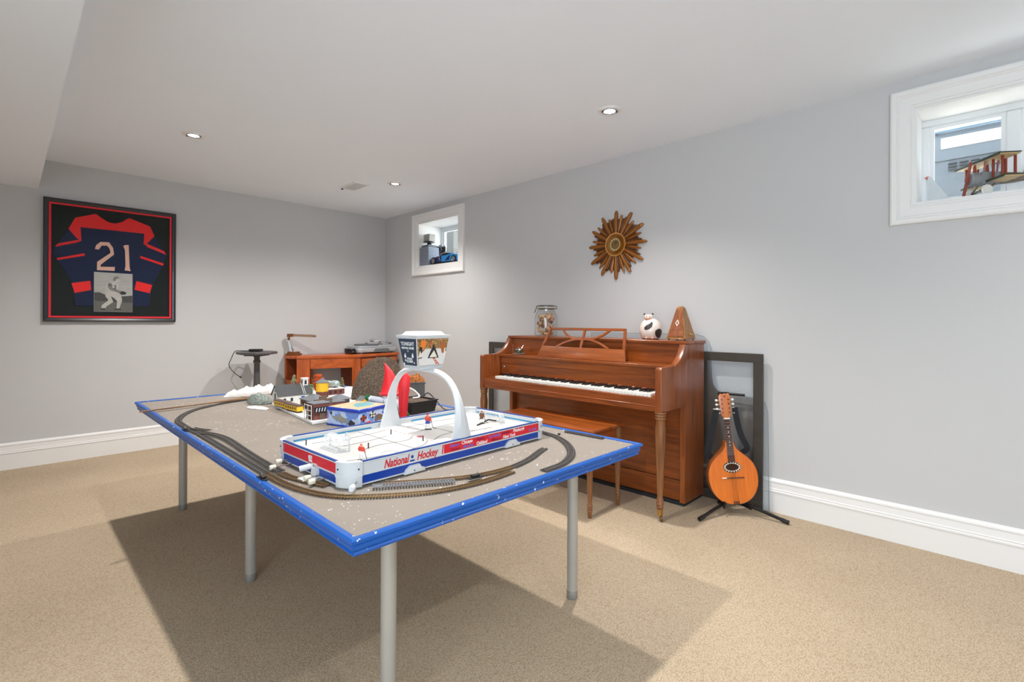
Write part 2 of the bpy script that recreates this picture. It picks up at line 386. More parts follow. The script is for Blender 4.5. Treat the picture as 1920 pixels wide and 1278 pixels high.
# outside the windows: wells under the open sky
m_conc = M('well_concrete', C(96, 96, 94), rough=0.9, var=0.12, scale=6, bump=0.3, bscale=60)
m_gravel = speckle('well_gravel', C(214, 212, 206), C(150, 148, 142), scale=60, thresh=0.5, rough=0.95, bump=0.6)
struct('ground_outside', B().box(XO, XO+9.0, YF-6, YW+6, 1.45, 1.66), m_gravel)
struct('wall_outside', B().box(4.0, 4.12, 4.975, 6.4, 1.66, 2.75), m_conc)
struct('added_sun_shade', B().box(XO+0.002, 4.42, 3.0, 7.2, 2.80, 2.92), M('sun_shade_brown', C(120, 104, 86), rough=0.8))  # unseen slab added to keep sun and sky off the corner window
m_unit = M('painted_steel_bluegrey', C(80, 86, 92), rough=0.4, metal=0.1, var=0.05)
m_chrome_d = M('bar_steel_blue', C(96, 112, 128), rough=0.3, metal=0.5)
m_dark = M('black_slot', C(30, 34, 38), rough=0.7, var=0.1)
m_white = M('white_plastic', C(238, 238, 238), rough=0.35, var=0.015)
m_chrome = M('chrome', C(215, 215, 218), rough=0.12, metal=1.0, var=0.03)
u = thing('outdoor_unit', 'blue-grey steel cabinet with vent slots outside the right window', 'cabinet', (4.15, 0.1, 1.66))
obj('body', B().box(4.15, 4.65, -1.3, 0.42, 1.66, 2.52, bev=0.01), m_unit, u, world=True)
obj('front_panel', B().box(4.138, 4.15, -1.3, 0.40, 2.175, 2.50, bev=0.003), m_unit, u, world=True)
obj('name_plate', B().box(4.130, 4.139, -0.95, 0.26, 2.248, 2.314, bev=0.002), m_white, u, world=True)
obj('handle_bar', B().tube([(4.11, 0.30, 2.352), (4.11, -1.25, 2.352)], 0.010).tube([(4.11, 0.28, 2.352), (4.15, 0.28, 2.352)], 0.009), m_chrome_d, u, world=True)
for r in range(3):
    for c in range(7):
        y = 0.225 - c*0.052; z = 2.150 - r*0.020
        obj('vent_slot', B().box(4.136, 4.152, y-0.042, y, z-0.0035, z+0.0035, bev=0.001), m_dark, u, world=True)
# a leafy shrub outside the small window
m_leaf = M('leaf_green', C(96, 128, 60), rough=0.5, var=0.35, scale=30)
sh = thing('shrub', 'green leafy shrub outside the small corner window', 'shrub', (4.58, 5.45, 1.66))
obj('stem', B().tube([(0, 0, 0), (0.02, 0.01, 0.3), (0, 0.03, 0.7)], [0.02, 0.015, 0.008]), M('bark', C(90, 70, 50), rough=0.9), sh)
b = B(); rnd = random.Random(3)
for i in range(420):
    th = rnd.uniform(0, 2*PI); r = rnd.uniform(0.05, 0.33); z = rnd.uniform(0.1, 0.95); s = rnd.uniform(0.025, 0.05)
    mt = Matrix.Translation((r*math.cos(th), r*math.sin(th), z)) @ Matrix.Rotation(rnd.uniform(0, 6.3), 4, 'Z') @ Matrix.Rotation(rnd.uniform(-1, 1), 4, 'X')
    b.prism([(-s, 0), (-0.2*s, -0.4*s), (s, 0), (-0.2*s, 0.4*s)], 0, 0.001, mat=mt)
o = obj('leaves', b, m_leaf, sh, smooth=False); o['kind'] = 'stuff'

# ceiling fittings
m_lens = M('lamp_lens_lit', (1, 0.96, 0.9, 1), rough=0.4, var=0.0, emit=14.0)
pl = ['recessed ceiling spotlight nearest the framed jersey', 'recessed ceiling spotlight in front of the sunburst clock', 'recessed ceiling spotlight near the room corner beside the air vent', 'recessed ceiling spotlight above the hockey game, out of the frame', 'added recessed ceiling spotlight, unseen behind the camera on the left', 'added recessed ceiling spotlight, unseen behind the camera on the right']
for i, (px, py) in enumerate(POTS):
    t = thing('recessed_light', pl[i], 'ceiling light', (px, py, H), group='recessed ceiling spotlights')
    obj('trim_ring', B().lathe([(0.046, -0.002), (0.049, -0.008), (0.058, -0.008), (0.060, -0.004), (0.066, -0.006), (0.070, -0.003), (0.071, 0.0), (0.046, 0.0)], 40, cap=False), m_trim, t)
    obj('gimbal_ring', B().lathe([(0.032, 0.001), (0.034, -0.007), (0.045, -0.007), (0.046, 0.001)], 40, cap=False), m_chrome, t)
    obj('lens', B().lathe([(0.0, -0.006), (0.02, -0.005), (0.032, -0.002), (0.032, 0.0)], 28, cap=False), m_lens, t)
    for s in (-1, 1): obj('spring_slot', B().box(0.042*s-0.005, 0.042*s+0.005, -0.006, 0.006, -0.0095, -0.0072, mat=Matrix.Rotation(-0.75, 4, 'Z')), m_dark, t)
    ld = bpy.data.lights.new('bulb', 'SPOT'); ld.energy = POT_W * (4 if i < 4 else 1.8); ld.color = POT_C; ld.spot_size = math.radians(142); ld.spot_blend = 1.0; ld.shadow_soft_size = 0.03
    lo = bpy.data.objects.new('bulb', ld); COL.objects.link(lo); lo.parent = t; lo.location = (0, 0, -0.03); lo.rotation_euler = Vector((AIM[i][0], AIM[i][1], -1)).to_track_quat('-Z', 'Y').to_euler()
v = thing('ceiling_vent', 'white rectangular air vent on the ceiling near the corner', 'vent', (2.285, 4.32, H))
b = B(); 
for x0, x1, y0, y1 in ((-0.075, 0.075, -0.145, -0.125), (-0.075, 0.075, 0.125, 0.145), (-0.075, -0.057, -0.125, 0.125), (0.057, 0.075, -0.125, 0.125)): b.box(x0, x1, y0, y1, -0.006, 0)
obj('frame', b, m_trim, v, smooth=False)
obj('duct_backing', B().box(-0.057, 0.057, -0.125, 0.125, -0.0015, 0), M('vent_backing_white', C(238, 240, 244), rough=0.8), v, smooth=False)  # plain near-white plate behind the louvres
for i in range(9): obj('louvre', B().box(-0.057, 0.057, -0.006, 0.006, -0.0006, 0.0006, mat=Matrix.Translation((0, -0.112+i*0.028, -0.004)) @ Matrix.Rotation(0.12, 4, 'X')), m_trim, v, smooth=False)
obj('lever', B().box(-0.06, -0.045, 0.128, 0.142, -0.016, -0.006, bev=0.002), m_dark, v)
# ================================================================== LAYOUT TABLE
m_top = speckle('layout_board_grey', C(136, 127, 117), C(236, 236, 234), scale=75, thresh=0.685, rough=0.65)
m_blue = speckle('table_edge_blue', C(0, 84, 170), C(236, 240, 245), scale=55, thresh=0.68, rough=0.38)
m_leg = M('table_leg_silver', C(176, 172, 165), rough=0.42, metal=0.3, var=0.05)
TX0, TX1, TY0, TY1 = 0.541, 1.817, 1.030, 3.704
tbl = thing('layout_table', 'large grey-topped table with chipped blue moulded edge on silver tube legs', 'table', (1.18, 2.37, 0))
obj('table_top', B().box(TX0+0.018, TX1-0.018, TY0+0.018, TY1-0.018, TZ-0.034, TZ-0.002), m_top, tbl, world=True, smooth=False)
mp_ = [(-0.022, 0.0), (-0.005, 0.003), (0.0, -0.001), (-0.001, -0.009), (-0.009, -0.012), (-0.007, -0.018), (-0.009, -0.026), (-0.014, -0.033), (-0.011, -0.037), (-0.013, -0.042), (-0.022, -0.045)]
cs = [Vector((TX0, TY0, TZ)), Vector((TX1, TY0, TZ)), Vector((TX1, TY1, TZ)), Vector((TX0, TY1, TZ))]
for i in range(4):
    a = cs[i]; c = cs[(i+1) % 4]
    def ring(p): 
        sx = 1 if p.x > 1 else -1; sy = 1 if p.y > 2 else -1
        return [(p.x + sx*s, p.y + sy*s, p.z + h) for s, h in mp_]
    obj('edge_moulding', B().loft([ring(a), ring(c)]), m_blue, tbl, world=True, smooth=False)
for x, y in ((0.755, 1.22), (1.650, 1.259), (0.757, 2.346), (1.650, 2.38), (0.752, 3.518), (1.650, 3.50)):
    lg = obj('leg', B().lathe([(0.022, 0.035), (0.022, TZ-0.034)], 24, mat=Matrix.Translation((x, y, 0))), m_leg, tbl, world=True)
    ft = obj('foot_cap', B().lathe([(0.0, 0.0), (0.021, 0.0), (0.0225, 0.003), (0.0225, 0.030), (0.0215, 0.032), (0.0215, 0.036), (0.0, 0.036)], 24, mat=Matrix.Translation((x, y, 0)), cap=False), M('leg_foot_grey', C(140, 136, 132), rough=0.5, metal=0.2), tbl, world=True)
    obj('mount_plate', B().lathe([(0.0, TZ-0.04), (0.045, TZ-0.04), (0.045, TZ-0.034), (0.0, TZ-0.034)], 20, mat=Matrix.Translation((x, y, 0)), cap=False), m_leg, tbl, world=True)

# ---- model railway track
m_tieb = M('track_tie_brown', C(84, 66, 50), rough=0.8, var=0.15)
m_tiek = M('track_tie_dark', C(66, 62, 60), rough=0.75, var=0.15)
m_railb = M('track_rail_brass', C(176, 140, 84), rough=0.35, metal=0.7, var=0.1)
m_rails = M('track_rail_steel', C(142, 136, 128), rough=0.35, metal=0.7, var=0.1)
m_blackp = M('black_plastic', C(30, 30, 32), rough=0.4, var=0.1)
ZT = TZ + 0.0004
def track(pts, label, tie=m_tiek, rail=m_rails, w=0.030, g=0.0175, dz=0.0, pitch=0.0085):
    P = smooth_path([(x, y, 0) for x, y in pts], 8)
    mid = P[len(P)//2]
    t = thing('train_track', label, 'train track', (mid.x, mid.y, ZT), group='model railway track')
    # resample
    L = [0]
    for a, c in zip(P, P[1:]): L.append(L[-1] + (c-a).length)
    def at(s):
        for i in range(len(P)-1):
            if L[i+1] >= s: 
                k = (s-L[i])/max(1e-9, L[i+1]-L[i]); return P[i].lerp(P[i+1], k), (P[i+1]-P[i]).normalized()
        return P[-1], (P[-1]-P[-2]).normalized()
    b = B(); s = pitch/2
    while s < L[-1]:
        p, d = at(s); b.cbox((p.x, p.y, ZT+0.0014+dz), (pitch*0.55, w, 0.0028), rz=math.atan2(d.y, d.x)); s += pitch
    o = obj('ties', b, tie, t, smooth=False, world=True); o['kind'] = 'stuff'
    nrm = Vector((0, 0, 1))
    for sd in (-1, 1):
        path = [p + d.cross(nrm)*(sd*g/2) for p, d in (at(L[-1]*k/60) for k in range(61))]
        obj('rail', B().sweep([(p.x, p.y, ZT+0.0026+dz) for p in path], [(-0.0008, 0), (0.0008, 0), (0.0008, 0.0026), (-0.0008, 0.0026)]), rail, t, smooth=False, world=True)
    return t
track([(1.10, 3.36), (0.92, 3.30), (0.80, 3.22), (0.717, 3.143), (0.644, 3.02), (0.592, 2.869), (0.583, 2.745), (0.583, 2.613), (0.588, 2.481)], 'dark curved track at the far left end of the blue-edged table')
track([(0.594, 2.600), (0.606, 2.55), (0.630, 2.500)], 'short dark stub of track branching inward at the far left switch', dz=0.0045)
track([(0.589, 2.475), (0.589, 2.368), (0.588, 2.082), (0.587, 1.873), (0.586, 1.688)], 'straight dark track along the left blue edge of the table')
track([(0.586, 1.680), (0.590, 1.537), (0.613, 1.414), (0.658, 1.317), (0.726, 1.252), (0.798, 1.201), (0.878, 1.159), (0.984, 1.135), (1.082, 1.132), (1.17, 1.140)], 'brass-railed brown track sweeping round the near corner of the hockey game', m_tieb, m_railb)
track([(0.597, 2.455), (0.625, 2.40), (0.640, 2.268), (0.628, 2.002), (0.622, 1.781), (0.624, 1.66)], 'inner dark track running beside the left edge straight', dz=0.0045)
track([(0.624, 1.652), (0.628, 1.590), (0.650, 1.503), (0.672, 1.43)], 'brown inner track disappearing under the corner of the hockey game', m_tieb, m_railb, dz=0.0)
track([(0.800, 1.330), (0.863, 1.288), (0.942, 1.240), (1.035, 1.196), (1.124, 1.177), (1.20, 1.176)], 'brown track with brass rails right along the front of the hockey game', m_tieb, m_railb)
track([(1.205, 1.176), (1.26, 1.185), (1.333, 1.206), (1.422, 1.243), (1.475, 1.262)], 'dark track end curving in towards the right end of the hockey game')
track([(0.758, 1.318), (0.868, 1.248), (0.964, 1.190)], 'straight grey metal track piece lying in front of the hockey game', M('track_tie_grey', C(112, 114, 118), rough=0.5, metal=0.3), M('track_rail_nickel', C(190, 192, 196), rough=0.25, metal=0.8), dz=0.0045)
track([(1.68, 1.50), (1.676, 1.439), (1.654, 1.346), (1.583, 1.235), (1.478, 1.135), (1.37, 1.083), (1.30, 1.074), (1.25, 1.073)], 'wide dark curved track at the right front corner of the table', w=0.032)
track([(1.766, 1.390), (1.776, 1.196)], 'short black sleeper strip lying by the right blue edge', m_blackp, m_rails, w=0.024, pitch=0.011)
for (x, y, a, lb) in ((0.5645, 2.600, 1.57, 'small black switch motor beside the far left track curve'), (0.5625, 1.640, 1.57, 'small black switch motor by the left blue edge'), (1.030, 1.165, -0.1, 'small black switch motor between the front tracks')):
    t = thing('switch_motor', lb, 'switch motor', (x, y, ZT+ (0.006 if x > 1 else 0)), a, group='black track switch motors')
    obj('base', B().box(-0.028, 0.028, -0.010, 0.010, 0, 0.004, bev=0.001), m_blackp, t); obj('housing', B().box(-0.016, 0.014, -0.007, 0.007, 0.004, 0.011, bev=0.002), m_blackp, t)
    obj('lever', B().tube([(0.004, 0, 0.010), (0.008, 0, 0.018)], 0.0015), m_rails, t)
o = obj('coupler', B().box(-0.006, 0.006, -0.004, 0.004, 0, 0.006, bev=0.0015).tube([(0.006, 0, 0.003), (0.012, 0.002, 0.003)], 0.0015), m_blackp); o.location = (1.705, 1.375, TZ+0.003); tag(o, 'tiny black coupler lying beside the right curved track', 'coupler')
m_lath = wood('lath_wood', C(86, 58, 38), C(160, 124, 88), axis=0, scale=20, rough=0.7, coat=0)
o = obj('wooden_lath', B().box(-0.31, 0.31, -0.007, 0.007, 0, 0.007, bev=0.001), m_lath); o.location = (0.80, 3.285, TZ+0.0105); o.rotation_euler = (0, 0, 0.177); tag(o, 'long thin wooden lath overhanging the left blue edge', 'lath')
o = obj('wooden_lath', B().box(-0.15, 0.15, -0.009, 0.009, 0, 0.006, bev=0.001), m_lath); o.location = (0.985, 3.405, TZ+0.003); o.rotation_euler = (0, 0, 0.37); tag(o, 'short wooden lath leading to the white plaster bank', 'lath')
# ================================================================== TABLE HOCKEY GAME
m_gw = M('game_white', C(206, 209, 211), rough=0.35, var=0.02)
m_ice = M('rink_ice_white', C(206, 205, 202), rough=0.4, var=0.015)
m_gblue = M('game_blue', C(14, 62, 158), rough=0.3, var=0.06)
m_gnavy = M('game_rail_navy', C(22, 62, 140), rough=0.35, var=0.05)
m_gred = M('game_red', C(216, 28, 44), rough=0.4, var=0.05)
m_gcyan = M('game_stripe_cyan', C(30, 140, 190), rough=0.4, var=0.03)
m_gblk = M('game_black_line', C(40, 36, 32), rough=0.5, var=0.05)
m_knob = M('knob_cream', C(226, 220, 200), rough=0.4, var=0.03)
m_silver = M('rod_steel', C(170, 172, 175), rough=0.25, metal=0.9, var=0.05)
m_tred = M('letter_red', C(206, 34, 40), rough=0.5, var=0.03); m_twh = M('letter_white', C(240, 240, 240), rough=0.5, var=0.02); m_tbl = M('letter_blue', C(92, 112, 205), rough=0.5, var=0.03); m_tmar = M('letter_maroon', C(140, 20, 60), rough=0.5, var=0.03)
HL, HW = 0.470, 0.245
g = thing('table_hockey_game', 'white, red and blue table hockey game with an arch over the rink', 'table hockey', (1.153, 1.612, TZ), math.radians(1.8))
g.scale = (1, 1, 1.08)
RK = 0.046                                        # ice level
obj('rink', B().prism(rrect(2*HL-0.02, 2*HW-0.02, 0.05), RK-0.004, RK), m_ice, g, smooth=False)
# side walls: apron, band, rails
def sides(z0, z1, inset, t, mat, nm, cut=0.055):
    for (x0, x1, y0, y1) in ((-HL+cut, HL-cut, -HW+inset, -HW+inset+t), (-HL+cut, HL-cut, HW-inset-t, HW-inset), (-HL+inset, -HL+inset+t, -HW+cut, HW-cut), (HL-inset-t, HL-inset, -HW+cut, HW-cut)):
        obj(nm, B().box(x0, x1, y0, y1, z0, z1, bev=0.0006), mat, g)
sides(0.006, 0.029, 0.006, 0.004, m_gblue, 'apron')
sides(0.029, 0.033, 0.004, 0.010, m_gw, 'lower_trim')
sides(0.003, 0.007, 0.003, 0.008, m_gw, 'bottom_trim')
sides(0.033, 0.064, 0.004, 0.006, m_gw, 'board')
sides(0.064, 0.067, 0.001, 0.012, m_gw, 'top_trim')
sides(0.067, 0.0705, 0.002, 0.009, m_gnavy, 'top_rail')
for cx, cy, a in ((-HL, -HW, 180), (HL, -HW, 270), (HL, HW, 0), (-HL, HW, 90)):
    kx = cx - math.copysign(0.055, cx); ky = cy - math.copysign(0.055, cy)
    def seg(r0, r1, z0, z1, n=10):
        return arc(kx, ky, r1, a, a+90, n) + arc(kx, ky, r0, a+90, a, n)
    cp = obj('corner', B().prism(seg(0.043, 0.056, 0, 0), 0.031, 0.066).prism(seg(0.040, 0.058, 0, 0), 0.066, 0.071).prism(seg(0.043, 0.0585, 0, 0), 0.029, 0.035), m_gw, g)
    obj('corner_leg', B().prism(seg(0.038, 0.0555, 0, 0), 0.0, 0.031), m_gw, g)
    for da in (12, 78):
        rr = 0.0565; obj('screw', B().ball((kx + rr*math.cos(math.radians(a+da)), ky + rr*math.sin(math.radians(a+da)), 0.05), 0.0028, 1), m_gblk, cp, world=False).location -= cp.location
# inside stripes along the boards
for (x0, x1) in ((-HL+0.06, -0.09), (-0.01, 0.04), (0.11, HL-0.06)): obj('board_stripe', B().box(x0, x1, HW-0.0112, HW-0.0102, 0.049, 0.054), m_gcyan, g, smooth=False)
obj('board_stripe', B().box(HL-0.0112, HL-0.0102, -HW+0.06, HW-0.06, 0.049, 0.054), m_gcyan, g, smooth=False)
# red panels
obj('red_panel', B().box(-HL+0.0028, -HL+0.0042, -HW+0.058, HW-0.058, 0.035, 0.063), m_gred, g, smooth=False)
obj('red_panel', B().box(-0.098, HL-0.057, -HW+0.0028, -HW+0.0042, 0.0345, 0.0625), m_gred, g, smooth=False)
obj('red_pinstripe', B().prism([(-0.108, 0.0345), (-0.104, 0.0345), (-0.100, 0.0625), (-0.104, 0.0625)], -HW+0.0028, -HW+0.0042, 'xz'), m_gred, g, smooth=False)
FR = Matrix.Rotation(PI/2, 4, 'X')               # text upright, facing -y
def lettering(s, x, z, size, mat, bold=0.0006, shear=0.25, y=-HW+0.0024, nm='lettering', align='CENTER', sx=1.0):
    obj(nm, B().mesh(text_mesh(s, size, bold, shear, 0.0002, align), Matrix.Translation((x, y, z)) @ FR @ Matrix.Scale(sx, 4, (1, 0, 0))), mat, g, smooth=False)
lettering('National', -0.292, 0.045, 0.034, m_tred, 0.0009, 0.3, y=-HW+0.0036, sx=0.78); lettering('Hockey', -0.170, 0.046, 0.034, m_tred, 0.0009, 0.3, y=-HW+0.0036, sx=0.80)
obj('emblem', B().box(-0.240, -0.222, -HW+0.003, -HW+0.0042, 0.035, 0.0395).prism(arc(-0.231, 0.049, 0.005, 0, 330, 11), -HW+0.003, -HW+0.0042, 'xz'), m_gnavy, g, smooth=False)
for s, x, z, mt, sz in (('Detroit', -0.052, 0.0535, m_tbl, 0.0135), ('Chicago', 0.008, 0.0555, m_twh, 0.0165), ('Toronto', -0.048, 0.0405, m_tmar, 0.0125), ('Montreal', 0.014, 0.0415, m_tbl, 0.0135), ('Boston', 0.075, 0.0555, m_tmar, 0.0135), ('Oakland', 0.082, 0.0415, m_twh, 0.0165), ('Los Angeles', 0.150, 0.0545, m_tbl, 0.0135), ('Minnesota', 0.160, 0.0405, m_tmar, 0.0125), ('New York', 0.232, 0.0415, m_twh, 0.0165), ('Philadelphia', 0.212, 0.0560, m_tmar, 0.010), ('Pittsburgh', 0.288, 0.0555, m_twh, 0.0165), ('St. Louis', 0.374, 0.0445, m_tbl, 0.014)):
    lettering(s, x, z, sz, mt, 0.0003, 0.2)
# left end logo: small white jug mark
LM = Matrix.Translation((-HL+0.0024, -0.022, 0.049)) @ Matrix.Rotation(-PI/2, 4, 'Z') @ FR
lg = B()
for i in range(4): lg.prism([(-0.010+i*0.0052, -0.004), (-0.0075+i*0.0052, -0.004), (-0.006+i*0.0052, 0.009), (-0.0085+i*0.0052, 0.009)], 0, 0.0008, mat=LM)
lg.prism([(-0.011, -0.010), (0.012, -0.010), (0.009, -0.005), (-0.013, -0.005)], 0, 0.0008, mat=LM).prism([(-0.014, -0.002), (-0.011, -0.004), (-0.0115, 0.008), (-0.016, 0.006)], 0, 0.0008, mat=LM).prism([(0.012, -0.013), (0.048, -0.0115), (0.04, -0.0095), (0.012, -0.011)], 0, 0.0008, mat=LM)
obj('logo', lg, m_twh, g, smooth=False)
# clips on the near side, chute on the left end
for x in (-0.223, 0.250):
    k = obj('clip', B().prism([(x-0.042, 0.001), (x+0.040, 0.001), (x+0.036, 0.012), (x+0.024, 0.014), (x+0.018, 0.024), (x-0.018, 0.024), (x-0.034, 0.014)], -HW-0.006, -HW+0.010, 'xz', bev=0.002), m_gw, g)
    q = obj('screw', B().ball((0, 0, 0), 0.0025, 1), m_gblk, k); q.location = Vector((x-0.006, -HW-0.0062, 0.009)) - k.location
ch = obj('puck_chute', B().prism([(-0.012, 0.03), (0.012, 0.03), (0.014, 0.012), (0.020, 0.0), (-0.020, 0.0), (-0.014, 0.012)], -HL-0.008, -HL+0.01, 'yz', mat=Matrix.Translation((0, -0.060, 0))).box(-HL-0.050, -HL-0.004, -0.085, -0.040, 0, 0.006, bev=0.002).tube([(-HL-0.030, -0.015, 0.022), (-HL+0.005, -0.035, 0.030)], [0.009, 0.008], 10), m_gw, g)
for i, (y, z, ln) in enumerate(((0.150, 0.014, 0.022), (0.110, 0.010, 0.058), (-0.080, 0.010, 0.030), (-0.130, 0.012, 0.040))):
    obj('rod', B().tube([(-HL+0.02, y, z), (-HL-ln, y, z)], 0.0018, 8), m_silver, g)
    obj('knob', B().lathe([(0, 0), (0.007, 0), (0.008, 0.002), (0.0085, 0.014), (0.007, 0.018), (0.006, 0.019), (0, 0.019)], 14, mat=Matrix.Translation((-HL-ln+0.004, y, z)) @ Matrix.Rotation(-PI/2, 4, 'Y'), cap=False), m_knob, g)
obj('rod', B().tube([(-HL+0.045, -HW+0.01, 0.0165), (-HL+0.004, -HW-0.036, 0.0165)], 0.002, 8), m_silver, g)
obj('knob', B().lathe([(0, 0), (0.008, 0), (0.009, 0.003), (0.0095, 0.020), (0.007, 0.024), (0, 0.024)], 14, mat=Matrix.Translation((-HL+0.008, -HW-0.031, 0.0165)) @ Matrix.Rotation(math.radians(228), 4, 'Z') @ Matrix.Rotation(PI/2, 4, 'Y'), cap=False), m_gw, g)
# rink markings: slots and lines
def rl(pts, w=0.0022, mat=m_gblk, nm='player_slot'):
    P = smooth_path([(x, y, 0) for x, y in pts], 6) if len(pts) > 2 else [Vector((x, y, 0)) for x, y in pts]
    obj(nm, B().sweep([(p.x, p.y, RK+0.0002) for p in P], [(-w/2, 0), (w/2, 0), (w/2, 0.0005), (-w/2, 0.0005)]), mat, g, smooth=False)
m_pink = M('line_pink', C(205, 150, 150), rough=0.5); m_greyl = M('line_grey', C(120, 116, 112), rough=0.5)
for k in range(14): rl([(-0.045, -0.20+k*0.029), (-0.045, -0.186+k*0.029)], 0.004, m_pink, 'centre_dash')
for x in (-0.155, 0.105): rl([(x, -0.228), (x, 0.228)], 0.003, m_greyl, 'zone_line')
for pts in ([(-0.37, 0.175), (-0.20, 0.150), (-0.06, 0.175)], [(-0.34, 0.06), (-0.22, 0.06), (-0.12, 0.08)], [(-0.30, -0.045), (-0.22, -0.02), (-0.10, -0.03), (-0.05, 0.01)], [(-0.40, -0.125), (-0.25, -0.155), (-0.12, -0.14), (-0.05, -0.09)], [(-0.37, -0.16), (-0.40, -0.13)], [(0.03, 0.16), (0.16, 0.17), (0.33, 0.165)], [(0.04, 0.07), (0.17, 0.075), (0.28, 0.08)], [(-0.03, -0.10), (0.04, -0.06), (0.12, -0.05)], [(0.10, -0.17), (0.22, -0.165), (0.38, -0.155)], [(0.17, -0.09), (0.28, -0.10)]): rl(pts)
for cx, cy in ((-0.28, 0.14), (-0.25, -0.14), (0.24, 0.13), (0.24, -0.13)): obj('faceoff_ring', B().sweep([(cx+0.028*math.cos(i*PI/12), cy+0.028*math.sin(i*PI/12), RK+0.0003) for i in range(24)], [(-0.0006, 0), (0.0006, 0), (0.0006, 0.0003), (-0.0006, 0.0003)], closed=True), m_greyl, g, smooth=False)
obj('centre_spot', B().lathe([(0, 0), (0.013, 0), (0.013, 0.0012), (0, 0.0012)], 18, mat=Matrix.Translation((-0.034, -0.02, RK)), cap=False), M('spot_red', C(176, 70, 84), rough=0.5), g)
for x, y in ((-0.089, 0.094), (-0.266, -0.033), (-0.069, -0.085), (-0.396, 0.165), (0.105, -0.07), (0.33, 0.15)): obj('player_peg', B().tube([(x, y, RK), (x, y, RK+0.018)], 0.0022, 8), m_gblk, g)
# goals
m_net = M('goal_net_white', C(224, 226, 228), rough=0.6, var=0.03)
def goal(cx, cy, face):
    f = thing('goal', '', '', (cx, cy, RK)); 
    f.parent = g
    for k in ('label', 'category'): del f[k]
    w, h, d = 0.066, 0.042, 0.044*face
    obj('goal_frame', B().tube([(0, -w, 0), (0, -w, h*0.7), (0, -w+0.012, h), (0, w-0.012, h), (0, w, h*0.7), (0, w, 0)], 0.003, 8).tube([(0, -w, 0.001), (d, -w*0.8, 0.001), (d, w*0.8, 0.001), (0, w, 0.001)], 0.002, 6), m_gw, f)
    nb = B()
    for i in range(12):
        y = -w + 2*w*i/11; nb.tube([(0, y, h if 0 < i < 11 else h*0.7), (d*0.55, y*0.9, h*0.9), (d, y*0.8, 0)], 0.0013, 4)
    for i in range(8):
        k = i/7.0; zz = h*(1-0.12*k*2) if k < 0.5 else h*0.9*(2-2*k); xx = d*(1.1*k if k < 0.5 else 0.55+0.9*(k-0.5)); nb.tube([(xx, -w*(1-0.2*k), max(zz, 0.001)), (xx, w*(1-0.2*k), max(zz, 0.001))], 0.0013, 4)
    for s in (-1, 1):
        for i in range(4): nb.tube([(0, s*w, h*0.2*i+0.002), (d*(1-0.1*i), s*w*0.82, h*0.2*i+0.002)], 0.0013, 4)
    o = obj('net', nb, m_net, f, smooth=False)
goal(-0.335, 0.04, -1); goal(0.345, -0.02, 1)
obj('puck_feeder', B().loft([[(-0.255+0.016*math.cos(a), 0.135+0.016*math.sin(a), RK) for a in [i*PI/4 for i in range(8)]], [(-0.255+0.010*math.cos(a), 0.135+0.010*math.sin(a), RK+0.012) for a in [i*PI/4 for i in range(8)]], [(-0.255+0.003*math.cos(a), 0.135+0.003*math.sin(a), RK+0.026) for a in [i*PI/4 for i in range(8)]]]), M('clear_grey_plastic', C(196, 200, 205), rough=0.2), g)
# players: flat moulded figures
m_skin = M('figure_face', C(228, 170, 140), rough=0.5)
def player(x, y, rz, shirt, pants, socks, h=0.052):
    f = thing('player_figure', '', '', (x, y, RK), rz); f.parent = g
    for k in ('label', 'category'): del f[k]
    s = h/0.052; t = 0.004
    def pr(nm, poly, mat, y0=-t/2, y1=t/2): obj(nm, B().prism([(a*s, c*s) for a, c in poly], y0, y1, 'xz', bev=0.0006), mat, f)
    pr('base', [(-0.012, 0), (0.014, 0), (0.012, 0.003), (-0.010, 0.003)], m_gblk, -0.005, 0.005)
    pr('leg', [(-0.009, 0.003), (-0.004, 0.003), (-0.002, 0.020), (-0.008, 0.020)], socks); pr('leg', [(0.004, 0.003), (0.010, 0.003), (0.006, 0.020), (0.0, 0.020)], socks)
    pr('shorts', [(-0.009, 0.019), (0.007, 0.019), (0.008, 0.030), (-0.008, 0.030)], pants)
    pr('shirt', [(-0.008, 0.029), (0.008, 0.029), (0.012, 0.033), (0.009, 0.043), (-0.008, 0.044), (-0.012, 0.036)], shirt)
    pr('arm', [(0.006, 0.042), (0.010, 0.041), (0.014, 0.026), (0.010, 0.025)], shirt, t/2, t/2+0.002)
    obj('head', B().ball((0.001*s, 0, 0.047*s), 0.0045*s, 2), m_skin, f); obj('helmet', B().ball((0.0*s, 0, 0.0485*s), 0.0047*s, 2, scale=(1, 1, 0.8)), shirt, f)
    obj('stick', B().tube([(0.010*s, 0.003, 0.030*s), (0.020*s, 0.003, 0.004*s), (0.030*s, 0.003, 0.003*s)], 0.0011, 6), m_gblk, f)
m_fr = M('figure_red', C(214, 66, 46), rough=0.5); m_fb = M('figure_blue', C(44, 70, 160), rough=0.5); m_fw = M('figure_white', C(236, 234, 230), rough=0.5); m_fbr = M('figure_brown', C(110, 72, 48), rough=0.5)
player(0.065, 0.06, -0.75, m_fr, m_fb, m_fw, 0.060); player(-0.365, -0.154, -1.1, m_fr, m_fw, m_fw, 0.050); player(0.300, -0.016, -0.6, m_fbr, m_fbr, m_fw, 0.052)
player(0.155, 0.165, 1.3, m_fw, m_fb, m_fw, 0.030)
obj('goalie_stick', B().tube([(0.255, -0.035, RK+0.003), (0.30, -0.02, RK+0.004), (0.345, -0.012, RK+0.010), (0.375, -0.03, RK+0.004)], 0.003, 6), m_gblk, g)
